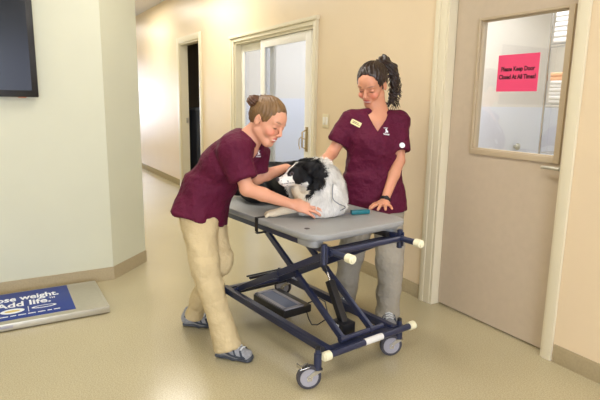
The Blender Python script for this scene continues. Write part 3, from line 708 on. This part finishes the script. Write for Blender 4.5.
def person_w1():
    org=Vector((-2.8178,-1.6115,0.8008)); org=Vector((org.x,org.y,0))
    root=tag(empty('person',org),'woman with brown hair bun and khaki trousers bending over the dog','person')
    RT=Vector((.64,-.77,0)); FW=Vector((.77,.64,0))
    pel=Vector((-2.8149,-1.6065,0.8009)); wai=Vector((-2.8010,-1.5604,0.9404)); che=Vector((-2.7263,-1.4726,1.0774)); upc=Vector((-2.6628,-1.4142,1.1602)); nb=Vector((-2.6332,-1.3848,1.2117))
    RS_=Vector((-2.5660,-1.5104,1.1606)); LS=Vector((-2.7266,-1.2966,1.1221))
    RE=Vector((-2.4854,-1.4723,0.9534)); RW=Vector((-2.4596,-1.2163,0.8541))
    LE=Vector((-2.7367,-1.2918,0.9674)); LW=Vector((-2.7120,-1.1104,1.0203))
    RH=Vector((-2.7568,-1.6514,0.7928)); LH=Vector((-2.8665,-1.5635,0.7752))
    RK=Vector((-2.6161,-1.6619,0.5050)); RA=Vector((-2.5200,-1.5941,0.1214))
    LK=Vector((-2.6978,-1.5499,0.5057)); LA=Vector((-2.9497,-1.6113,0.1184))
    H=Head(Vector((-2.5557,-1.3157,1.3133)),rv*.76-dv*.52-Z*.55,Z*.8+rv*.45-dv*.1,1.07)
    s=SDF()
    s.loft(pel,wai,RT,(.155,.105),(.125,.095),.04).loft(wai,che,RT,(.125,.095),(.14,.10),.04).loft(che,upc,RT,(.14,.10),(.14,.072),.04)
    s.cap(upc,RS_,.055,.05,.03).cap(upc,LS,.055,.05,.03)
    s.cap(nb+Vector((0,0,-.01)),H.P(0,-.025,-.05),.058,.056,.03)
    s.cap(upc,nb,.07,.06,.03)
    for a,b,c in((RS_,RE,RW),(LS,LE,LW)):
        s.cap(a,b,.046,.038,.02).cap(b,b+(c-b)*.35,.038,.037,.015).cap(b+(c-b)*.35,c,.037,.0265,.015)
    for a,b,c in((RH,RK,RA),(LH,LK,LA)): s.cap(a,b,.078,.05,.03).cap(b,b+(c-b)*.4,.05,.048,.02).cap(b+(c-b)*.4,c,.048,.035,.02)
    rh=Vector((-2.571,-1.635,0)); rt=Vector((.157,.144,0)).normalized(); lh=Vector((-3.05,-1.67,0)); lt=Vector((.62,.78,0))
    s.cap(RA,rh+rt*.07+Z*.06,.036,.034,.02).cap(rh+rt*.05+Z*.05,rh+rt*.2+Z*.035,.03,.022,.02)
    s.cap(LA,lh+lt*.07+Z*.06,.036,.034,.02).cap(lh+lt*.05+Z*.05,lh+lt*.2+Z*.035,.03,.022,.02)
    H.add(s)
    f=(Vector((-2.3582,-1.0757,0.8260))-RW); hand(s,RW,f,-dv*.8+Z*.55,Z,curls=[.28,.32,.36,.4],spread=.055,sc=1.12,thumb=.75)
    hand(s,LW,Vector((-2.6492,-1.0494,1.0066))-LW,Z*.8-dv*.5,-dv,curl=.3,sc=.98)
    sdf_obj('body',s,.0045,M['skin'],root,org,1,colf=lambda co:H.color(co,SKIN))
    # hair
    q=SDF(); hair_cap(H,q,thick=.007); 
    hr=sdf_obj('hair',q,.004,M['hair1'],root,org,1,groove(H,.0022,34,(0,-.075,.10)))
    q=SDF(); bc=Vector((-2.5858,-1.3885,1.4141))
    q.ell(bc,(.032,.032,.028),None,.01)
    for k in range(6):
        a=k*pi/3; c=bc+(rv*math.cos(a)+uv*math.sin(a))*.014; q.cap(c,c+(rv*math.cos(a+1.9)+uv*math.sin(a+1.9))*.018-dv*.012,.013,.011,.003)
    q.cap(bc,H.P(0,-.075,.075),.022,.03,.02)
    b=sdf_obj('hair_bun',q,.0035,mat('hair_bun_brown',(96,62,40),.45,noise=.4,nscale=60),root,org,1,lambda co,N:.003*np.sin(co@np.array([260,190,230.])+4*vnoise(co*30)))
    # scrub top
    q=SDF(); i=.014
    hem0=Vector((-2.7988,-1.6317,0.7415))
    q.loft(hem0,wai,RT,(.182,.142),(.148,.128),.03,flat=True)
    q.loft(wai,che,RT,(.148,.122),(.155,.122),.05).loft(che,upc,RT,(.155,.118),(.158,.088),.05)
    q.cap(upc,RS_,.075,.070,.04).cap(upc,LS,.075,.066,.04)
    q.fr(RS_,RS_+(RE-RS_)*.74,.066,.068,.045); q.fr(LS,LS+(LE-LS)*.72,.062,.066,.045)
    for a,b in((RS_,RE),(LS,LE)): q.fr(a+(b-a)*.5,a+(b-a)*.9,.053,.06,.002,True)
    up_=(hem0-wai).normalized(); q.loft(hem0+up_*.05,hem0-up_*.05,RT,(.17,.13),(.165,.125),.002,flat=True,sub=True)
    q.cap(nb+Vector((0,0,.0)),H.P(0,-.02,-.04),.069,.075,.008,True)
    ax=(upc-che).normalized(); fr=RT.cross(ax); fr=fr if fr.dot(FW)>0 else -fr
    vo=che+(upc-che)*.28+fr*.12
    q.wedge(vo,ax,RT,fr,.42,.22,.07,.004)
    top=sdf_obj('scrub_top',q,.005,M['scrub'],root,org,1,cloth_folds(.0065,[ax,ax*.7+FW,RT+ax],5,3,.001))
    e0=Vector((-2.4482,-1.4167,1.1468))
    # small embroidered emblem standing on the cloth of the chest
    # trousers
    q=SDF()
    q.loft(pel+(wai-pel)*.3,pel,RT,(.13,.10),(.152,.11),.04).loft(pel,pel+Vector((0,0,-.06)),RT,(.152,.11),(.150,.108),.04)
    def leg(a,b,c,r0,r1,r2,r3,ex=.06):
        q.cap(a,b,r0,r1,.035); m_=b+(c-b)*.5; q.cap(b,m_,r1,r2,.03); e=c+(c-b).normalized()*ex; q.fr(m_,e,r2,r3,.02)
        q.fr(c,e+(c-b).normalized()*.03,r3-.012,r3-.006,.002,True)
    leg(RH,RK,RA,.094,.066,.056,.066); leg(LH,LK,LA,.094,.062,.056,.056,.035)
    sdf_obj('trousers',q,.005,M['khaki'],root,org,1,cloth_folds(.007,[Z,Z+rv*.6,Z*.6-rv],5,11))
    shoe(root,rh,rt,.242,0); shoe(root,lh,lt,.242,0)
    # name embroidery
    return root,H,top
W1,H1,TOP1=person_w1()
def person_w2():
    org=Vector((-2.6755,-0.4543,0.7412)); org=Vector((org.x,org.y,0))
    root=tag(empty('person',org),'woman with dark curly ponytail and maroon scrub top standing behind the table','person')
    RT=-rv*1.0; RT=Vector((RT.x,RT.y,0)).normalized(); FW=Vector((-dv.x,-dv.y,0)).normalized()
    pel=Vector((-2.6906,-0.4245,0.7289)); wai=Vector((-2.7141,-0.4429,0.9450)); che=Vector((-2.7031,-0.4459,1.1529)); upc=Vector((-2.7142,-0.4358,1.2830)); nb=Vector((-2.7199,-0.4184,1.3543))
    RS_=Vector((-2.7807,-0.5789,1.3072)); LS=Vector((-2.6475,-0.2975,1.2979))
    RE=Vector((-2.8357,-0.6960,1.0838)); RW=Vector((-2.7400,-0.8711,0.9855))
    LE=Vector((-2.5646,-0.3528,1.0443)); LW=Vector((-2.5007,-0.5122,0.8040))
    RH=Vector((-2.7316,-0.5093,0.6877)); LH=Vector((-2.6392,-0.3522,0.6905)); RK=Vector((-2.8000,-0.5462,0.3654)); RA=Vector((-2.8652,-0.5307,0.0618)); LK=Vector((-2.5194,-0.4254,0.3832)); LA=Vector((-2.4650,-0.4766,0.0564))
    H=Head(Vector((-2.7311,-0.4689,1.5361)),-rv*.48-dv*.75-Z*.62,Z*.95-dv*.25-rv*.1,1.13)
    s=SDF()
    s.loft(pel,wai,RT,(.165,.105),(.13,.095),.04).loft(wai,che,RT,(.13,.095),(.14,.10),.04).loft(che,upc,RT,(.14,.10),(.14,.07),.04)
    s.cap(upc,RS_,.05,.05,.03).cap(upc,LS,.05,.05,.03).cap(upc+FW*.02,nb,.07,.06,.03)
    s.cap(nb,H.P(0,-.025,-.05),.058,.056,.03)
    for a,b,c in((RS_,RE,RW),(LS,LE,LW)):
        s.cap(a,b,.046,.038,.02).cap(b,b+(c-b)*.35,.038,.036,.015).cap(b+(c-b)*.35,c,.036,.0255,.015)
    for a,b,c in((RH,RK,RA),(LH,LK,LA)): s.cap(a,b,.08,.05,.03).cap(b,b+(c-b)*.4,.05,.048,.02).cap(b+(c-b)*.4,c,.048,.035,.02)
    d2=Vector((-dv.x,-dv.y,0)).normalized()
    lh=Vector((LA.x,LA.y,0))-d2*.06; rh=Vector((RA.x,RA.y,0))-d2*.06
    for a,hh in((LA,lh),(RA,rh)): s.cap(a,hh+d2*.07+Z*.06,.036,.034,.02).cap(hh+d2*.05+Z*.05,hh+d2*.2+Z*.035,.03,.022,.02)
    H.add(s)
    f=(Vector((-2.2299,-0.7781,0.7820))-LW)
    hand(s,LW,f,Z,-rv,curls=[.08,.08,.08,.1],spread=.24,sc=1.1,thumb=.95)
    hand(s,RW,Vector((-2.6874,-0.9828,0.9302))-RW,Z*.9-dv*.3,-dv,curl=.25,sc=.98)
    sk=np.array(sn((212,150,118))[:3])
    sdf_obj('body',s,.0045,M['skin'],root,org,1,colf=lambda co:H.color(co,sk))
    q=SDF(); hair_cap(H,q,thick=.009,dz=.012)
    sdf_obj('hair',q,.004,M['hair2'],root,org,1,groove(H,.0022,30,(0,-.08,.09)))
    q=SDF(); p0=H.P(0,-.095,.07); q.ell(p0,(.03,.03,.03),None,.01)
    pts=[p0,Vector((-2.7499,-0.3628,1.6901)),Vector((-2.7303,-0.3084,1.6407)),Vector((-2.7204,-0.2854,1.5510)),Vector((-2.7215,-0.2967,1.4727)),Vector((-2.7136,-0.3255,1.4136))]; rr=[.028,.04,.042,.038,.032,.018]
    for a,b,ra,rb in zip(pts,pts[1:],rr,rr[1:]): q.cap(a,b,ra*.75,rb*.75,.02)
    rng=random.Random(3)
    for k in range(30):
        i=rng.randint(0,4); t=rng.random(); c=pts[i].lerp(pts[i+1],t); off=Vector((rng.gauss(0,1),rng.gauss(0,1),rng.gauss(0,1))).normalized()*rr[i]*.85
        q.cap(c+off,c+off*1.1+Vector((rng.gauss(0,.014),rng.gauss(0,.014),-.03)),.010,.006,.006)
    pt=sdf_obj('ponytail',q,.004,M['hair2'],root,org,0,lambda co,N:.004*np.sin(co@np.array([150,150,230.])+5*vnoise(co*25)))
    mb=MB()
    for k in range(60):
        i=rng.randint(1,4); t=rng.random(); c=pts[i].lerp(pts[i+1],t); d=(rv*rng.gauss(.6,.6)+uv*rng.gauss(0,.5)+dv*rng.gauss(0,.6)).normalized()*rr[i]*.8
        a=c+d; P=[a]; 
        for j in range(6): a=a+Vector((0,0,-.012))+(rv*math.sin(j*1.7+k)*.008+dv*math.cos(j*1.7+k)*.008)+d*.1; P.append(a)
        mb.tube(P,[.0022]*6+[.001],5)
    mb.build('curls',M['hair2'],pt).location=-org if False else (0,0,0)
    for c in pt.children: c.location=-org
    # top
    q=SDF(); hem=Vector((-2.6837,-0.4278,0.6892))
    q.loft(hem,wai,RT,(.208,.142),(.176,.128),.03,flat=True)
    q.loft(wai,che,RT,(.172,.122),(.165,.128),.05).loft(che,upc,RT,(.165,.124),(.15,.085),.05)
    q.cap(upc,RS_,.068,.058,.04).cap(upc,LS,.068,.058,.04)
    q.fr(RS_,RS_+(RE-RS_)*.68,.058,.064,.035); q.fr(LS,LS+(LE-LS)*.74,.058,.065,.035)
    for a,b in((RS_,RE),(LS,LE)): q.fr(a+(b-a)*.5,a+(b-a)*.9,.053,.06,.002,True)
    u_=(hem-wai).normalized(); q.loft(hem+u_*.05,hem-u_*.05,RT,(.196,.13),(.19,.125),.002,flat=True,sub=True)
    q.cap(nb+Z*.005,H.P(0,-.02,-.04),.070,.075,.008,True)
    vo=che+(upc-che)*.45+FW*.11; q.wedge(vo,(upc-che),RT,FW,.50,.2,.08,.004)
    top=sdf_obj('scrub_top',q,.005,M['scrub'],root,org,1,cloth_folds(.0065,[Z+rv*.2,Z+rv*.9,Z*.7-rv],5,5,.001))
    q=SDF()
    q.loft(pel+(wai-pel)*.3,pel,RT,(.145,.10),(.165,.11),.04).loft(pel,pel+Vector((0,0,-.06)),RT,(.165,.112),(.160,.11),.04)
    def leg(a,b,c,r0,r1,r2,r3,ex=.06):
        q.cap(a,b,r0,r1,.035); m_=b+(c-b)*.5; q.cap(b,m_,r1,r2,.03); e=c+(c-b).normalized()*ex; q.fr(m_,e,r2,r3,.02)
        q.fr(c,e+(c-b).normalized()*.03,r3-.012,r3-.006,.002,True)
    leg(RH,RK,RA,.098,.076,.068,.07); leg(LH,LK,LA,.098,.08,.07,.072)
    sdf_obj('trousers',q,.005,M['greyp'],root,org,1,cloth_folds(.007,[Z,Z+rv*.6,Z*.6-rv],5,21))
    shoe(root,lh,d2,.26); shoe(root,rh,d2,.26)
    # watch
    ax=(LW-LE).normalized(); c=LW-ax*.012
    mb=MB(); x=ax.cross(Z).normalized(); y=x.cross(ax); N=24; R0=.0295
    ring=[c+(x*math.cos(t*2*pi/N)+y*math.sin(t*2*pi/N))*R0 for t in range(N)]
    for off in(-.007,0,.007): mb.tube([p+ax*off for p in ring]+[ring[0]+ax*off],.004,8)
    fc=c+(-dv-ax*(-dv).dot(ax)).normalized()*.034; nn=(-dv-ax*(-dv).dot(ax)).normalized()
    mb.cyl(fc-nn*.004,fc+nn*.004,.015,n=20,bev=.002)
    w=mb.build('wristwatch',M['blackm'],root); w.location=-org; tag(w,'black wristwatch')
    return root,H,top
W2,H2,TOP2=person_w2()
# garment badges placed on cloth by ray casting from the front of the chest
bpy.context.view_layer.update()
def on_cloth(o,toward,lift=.002):
    mw=o.matrix_world.inverted(); a=mw@EYE; b=mw@toward; d=(b-a).normalized(); ok,loc,nor,i=o.ray_cast(a,d)
    return (o.matrix_world@loc+ (o.matrix_world.to_3x3()@nor).normalized()*lift,(o.matrix_world.to_3x3()@nor).normalized()) if ok else (toward,-dv)
def patch(parent,top,name,toward,w,h,ang,m,th=.0025,label=None,rnd=True):
    p,n=on_cloth(top,toward); x=(rv-n*rv.dot(n)).normalized(); y=n.cross(x); x2=x*math.cos(ang)+y*math.sin(ang)
    y2=n.cross(x2); R=frame(p,x2,y2); mb=MB()
    if rnd: mb.prism(rrect(-w/2,w/2,-h/2,h/2,min(w,h)*.25,4),0,th)
    else: mb.prism([(w/2*math.cos(t*pi/10),h/2*math.sin(t*pi/10)) for t in range(20)],0,th)
    bmesh.ops.transform(mb.bm,matrix=R,verts=mb.bm.verts); o=mb.build(name,m,parent); o.location=-parent.location
    if label: tag(o,label)
    return p,n,x2,y2
badge=mat('badge_yellow',(240,228,160),.4)
p,n,x,y=patch(W2,TOP2,'name_badge',Vector((-2.7706,-0.5527,1.2783)),.082,.032,-.45,badge,label='yellow name badge on the chest')
mb=MB().box((-.03,.003,.0025),(.012,.006,.0031)).box((-.03,-.005,.0025),(.022,-.002,.0031)); bmesh.ops.transform(mb.bm,matrix=frame(p,x,y),verts=mb.bm.verts); t=mb.build('badge_print',M['ink'],W2); t.location=-W2.location
def emblem(root,top,toward,s):
    p,n=on_cloth(top,toward,.0015); x=(rv-n*rv.dot(n)).normalized(); y=n.cross(x); F_=frame(p,x,y)
    mb=MB()
    def bl(pts,z0=0,z1=.0012):
        mb2=MB(); mb2.prism([(a*s,b*s) for a,b in pts],z0,z1); bmesh.ops.transform(mb2.bm,matrix=F_,verts=mb2.bm.verts); me=bpy.data.meshes.new('t'); mb2.bm.to_mesh(me); mb.bm.from_mesh(me); bpy.data.meshes.remove(me)
    bl([(-.010,-.012),(-.002,-.004),(-.004,.010),(.004,.016),(.006,.004),(.012,-.002),(.010,-.012),(.004,-.006),(.0,-.012)])
    bl([(-.018,-.018),(.018,-.018),(.018,-.021),(-.018,-.021)]); bl([(-.014,.018),(.012,.021),(.012,.018),(-.014,.0155)]); bl([(-.016,-.026),(.016,-.026),(.016,-.0235),(-.016,-.0235)])
    o=mb.build('embroidered_emblem',M['mwhite'],root); o.location=-root.location
emblem(W2,TOP2,Vector((-2.6641,-0.3899,1.2329)),1.15); emblem(W1,TOP1,Vector((-2.6126,-1.3425,1.1258)),.8)
patch(W2,TOP2,'sleeve_badge',Vector((-2.5947,-0.3073,1.1411)),.036,.036,0,M['mwhite'],.004,'round white badge clipped to the sleeve hem',False)
# ================================================================== DOG
def dog():
    org=T(-.55,0,TOPZ); root=tag(empty('dog',org),'black and white long-haired collie lying on the grey table','dog')
    s=SDF()
    ch=Vector((-2.5082,-0.9881,0.9087)); rump=T(-1.0,.03,TOPZ+.125); mid=T(-.72,.02,TOPZ+.135)
    s.ell(ch,(.125,.115,.125),(rv,Vector((dv.x,dv.y,0)).normalized(),Z),.03)
    s.ell(Vector((-2.4861,-0.9937,0.8475)),(.135,.115,.07),(rv,Vector((dv.x,dv.y,0)).normalized(),Z),.04)
    s.loft(ch+Vector((0,0,-.01)),mid,TV,(.12,.12),(.125,.12),.05).loft(mid,rump,TV,(.125,.12),(.13,.115),.05)
    s.ell(T(-.98,-.14,TOPZ+.075),(.14,.07,.075),(TU,TV,Z),.04)                    # near thigh
    s.cap(rump+Vector((0,0,-.05)),T(-1.2,-.12,TOPZ+.05),.05,.035,.04).cap(T(-1.2,-.12,TOPZ+.05),T(-1.24,-.25,TOPZ+.04),.035,.025,.03)
    s.cap(Vector((-2.5059,-1.0125,0.9931)),Vector((-2.5005,-1.0772,1.0092)),.098,.078,.04)                         # neck
    s.cap(Vector((-2.4997,-1.1292,0.9204)),Vector((-2.4666,-1.0747,0.8636)),.055,.07,.05)                            # chest front
    # front legs
    el=Vector((-2.4836,-1.1239,0.8358)); pw=T(-.545,-.25,TOPZ+.026)
    s.cap(el,pw,.036,.021,.03); pd=(pw-el); pd.z=0; pd.normalize()
    s.ell(pw+pd*.022+Vector((0,0,-.005)),(.034,.027,.022),(pd,Z.cross(pd),Z),.01)
    for k in(-1.5,-.5,.5,1.5): c=pw+pd*.05+Z.cross(pd)*k*.014; s.cap(c+Vector((0,0,-.006)),c+pd*.01+Vector((0,0,-.016)),.012,.010,.004)
    el2=Vector((-2.4233,-0.9580,0.8202)); s.cap(el2,Vector((-2.4014,-1.0472,0.8035)),.04,.03,.03)
    # head
    F=(-rv*.93-dv*.30-Z*.20).normalized(); U=(Z-F*Z.dot(F)).normalized(); R=F.cross(U); hc=Vector((-2.4730,-1.1436,1.0279))
    P=lambda x,y,z: hc+R*x+F*y+U*z
    s.ell(P(0,-.005,0),(.062,.075,.058),(R,F,U),.02)
    s.ell(P(0,.04,-.012),(.048,.05,.042),(R,F,U),.02)
    s.cap(P(0,.055,-.020),P(0,.116,-.028),.040,.026,.02)                          # muzzle
    s.cap(P(0,.05,-.045),P(0,.108,-.050),.022,.013,.01)                           # lower jaw
    s.ell(P(0,.140,-.016),(.018,.014,.014),(R,F,U),.003)
    for e in(-1,1):
        s.cap(P(e*.022,.06,.022),P(e*.035,.045,.028),.012,k=.01)
        s.ell(P(e*.034,.062,.008),(.009,.009,.008),(R,F,U),.002)
        s.loft(P(e*.048,-.025,.05),P(e*.09,-.05,.02),F,(.036,.014),(.042,.011),.008).loft(P(e*.09,-.05,.02),P(e*.102,-.06,-.06),F,(.042,.011),(.014,.009),.004)
        s.ell(P(e*.05,.0,-.035),(.025,.045,.04),(R,F,U),.03)
    co,Fc=s.mesh(.0045); co=smooth(co,Fc,1); N=vnormals(co,Fc)
    Bk=np.array(sn((20,20,23))[:3]); Wh=np.array(sn((247,244,236))[:3]); No=np.array(sn((86,80,84))[:3]); Pk=np.array(sn((200,160,150))[:3])
    lu=V3(TU); ctr=V3(org)
    def colr(co):
        d=co-V3(hc); x,y,z=d@V3(R),d@V3(F),d@V3(U); nz=vnoise(co*38)*.012+vnoise(co*90)*.006
        u=(co-V3(TO))@V3(TU); v=(co-V3(TO))@V3(TV); zz=co[:,2]
        black=(u+nz*1.5+.25*(zz-.9)<-.64)
        black|=((co-V3(Vector((-2.4322,-0.8527,0.8210))))**2).sum(1)<.05**2
        black&=~((((co-V3(pw))**2).sum(1))<.14**2)
        # head: black skull, eye area and ears; white muzzle, throat and blaze
        head=((x/.105)**2+((y+.01)/.12)**2+((z+.005)/.085)**2<1+nz*8)|((y>.03)&(((x/.06)**2+((z+.02)/.06)**2)<1)&(y<.17))
        muzz=(y+nz*.2>.070+.45*np.minimum(z+.02,0)-.2*np.maximum(z+.02,0)) & ~((z>-.004)&(np.abs(x)>.014)&(y<.09))
        blaze=(np.abs(x)<.011+nz*.3)&(y>.02)
        throat=(z<-.056+nz*.3+.35*(np.abs(x)-.04)*(y<.03))&(y>-.05)
        hb=head&~muzz&~blaze&~throat
        ear=(np.abs(x)>.052)&(y<.0)&(y>-.11)&(z>-.08)&(z<.09)&(np.abs(x)<.125)
        hb|=ear
        # black side-patch tapering down the neck
        hb|=(np.abs(x)>.03)&(y<.0)&(y>-.055-.3*(z+.09))&(z<-.0)&(z>-.125+nz)&(np.abs(x)<.11)
        bl=np.where(head|ear,hb,black|hb)
        Cr=np.array(sn((232,214,176))[:3]); tw=np.clip(1.3-np.linalg.norm(co-V3(Vector((-2.4827,-1.1518,0.8903))),axis=1)/.075,0,.75)[:,None]; c=np.where(bl[:,None],Bk,Wh*(1-tw)+Cr*tw)
        nose=((x/.022)**2+((y-.146)/.0165)**2+((z+.014)/.015)**2<1)
        mouth=(np.abs(z+.043-.05*(y-.09))<.0018)&(y>.06)&(y<.13)
        spots=(vnoise(co*130+5)>.55)&(y>.09)&(y<.14)&(z<-.0)
        eye=((np.abs(x)-.036)/.012)**2+((y-.066)/.014)**2+((z-.008)/.010)**2<1
        lg=np.clip(1.6-np.linalg.norm(co-V3(pw),axis=1)/.1,0,.8)[:,None]*(~bl)[:,None]; c=c*(1-lg)+Cr*lg
        c[nose|mouth|eye]=No; c[spots&head]=Bk*.6+Wh*.3
        return c,x,y,z
    cc,x,y,z=colr(co)
    amp=.012*np.clip(1-(y-.0)/.06,0.04,1)*np.where(np.linalg.norm(co-V3(hc),axis=1)<.1,.35,1)
    pd_=np.linalg.norm(co-V3(pw+pd*.03),axis=1); amp=amp*np.clip((pd_-.04)/.06,.1,1)
    Q=co.copy(); Q[:,2]*=.45
    disp=amp*(vnoise(Q*34)+.6*vnoise(Q*80+9))
    co2=co+N*disp[:,None]; co2[:,2]=np.maximum(co2[:,2],TOPZ+.0015)
    body=to_obj('body',co2,Fc,M['dog'],root,cc,org)
    # fur: tapered locks following the coat
    keep=(pd_>.035)&(y<.035)&(co2[:,2]>TOPZ+.006); idx=np.nonzero(keep)[0]; sel=RS.choice(idx,min(42000,len(idx)),replace=False)
    Pt=co2[sel]; Nn=N[sel]; 
    down=np.array([0,0,-1.]); back=np.where((y[sel]<.05)[:,None]&(np.linalg.norm(Pt-V3(hc),axis=1)<.12)[:,None],-V3(F)[None]*1.1+down*.25,down[None]*1.0+V3(rv)[None]*.25*np.sign((Pt-V3(ch))@V3(rv))[:,None])
    g=back+RS.normal(0,.22,(len(sel),3))+.7*np.stack([vnoise(Pt*30+k*11) for k in range(3)],1); g-=Nn*(g*Nn).sum(1,keepdims=True); g/=np.linalg.norm(g,axis=1,keepdims=True)+1e-9
    sd=np.cross(Nn,g); Ls=np.where(np.linalg.norm(Pt-V3(hc),axis=1)<.11,.014,.040)*RS.uniform(.6,1.2,len(sel))*np.clip(pd_[sel]/.16,.3,1); wd_=RS.uniform(.0010,.0026,len(sel))
    L_=Ls[:,None]; w_=wd_[:,None]
    a=Pt-sd*w_-Nn*.001; b=Pt+sd*w_-Nn*.001; m1=Pt+g*L_*.5+Nn*L_*.26; c1=m1-sd*w_*.8; c2=m1+sd*w_*.8; tip=Pt+g*L_+Nn*L_*.30
    tip[:,2]=np.maximum(tip[:,2],TOPZ+.003); c1[:,2]=np.maximum(c1[:,2],TOPZ+.002); c2[:,2]=np.maximum(c2[:,2],TOPZ+.002)
    n=len(sel); vs=np.concatenate([a,b,c1,c2,tip]); k=np.arange(n)
    F3=np.concatenate([np.stack([k,k+n,k+3*n],1),np.stack([k,k+3*n,k+2*n],1),np.stack([k+2*n,k+3*n,k+4*n],1)])
    fc=cc[sel]*RS.uniform(.82,1.05,(n,1)); fcol=np.tile(fc,(5,1))
    fur=to_obj('fur',vs,F3,M['dog'],root,fcol,org); tag(fur,kind='stuff')
    for e in(-1,1):
        o=MB().sph(P(e*.0395,.0665,.008),.0055,12).build('eye',M['eyew'],root); o.location=-org
    return root,ch
DOG,CH=dog()
# leash cord and teal handle
lp=[Vector((-2.3600,-1.0056,0.9670)),Vector((-2.3457,-1.0172,0.9249)),Vector((-2.3336,-1.0208,0.8878)),Vector((-2.3194,-0.9962,0.8627)),Vector((-2.3393,-0.9332,0.8277))]
e=T(-.37,.10,TOPZ+.006)
lp+=[T(-.40,.02,TOPZ+.006),e,T(-.355,.15,TOPZ+.01)]
def spline(P,n=6):
    out=[]
    for i in range(len(P)-1):
        p0=P[max(i-1,0)];p1=P[i];p2=P[i+1];p3=P[min(i+2,len(P)-1)]
        for k in range(n):
            t=k/n; out.append(.5*((2*p1)+(p2-p0)*t+(2*p0-5*p1+4*p2-p3)*t*t+(3*p1-p0-3*p2+p3)*t**3))
    out.append(P[-1]); return out
ls=empty('leash',Vector((e.x,e.y,TOPZ))); tag(ls,'thin grey leash cord with teal grip lying on the table beside the dog','leash')
o=MB().tube(spline(lp),.0028,8).build('cord',M['cord'],ls); o.location=-ls.location
o=MB().bar(T(-.355,.145,TOPZ+.015),T(-.318,.255,TOPZ+.015),.03,.026,.007).build('grip',M['teal'],ls); o.location=-ls.location; tag(o,'teal plastic grip')
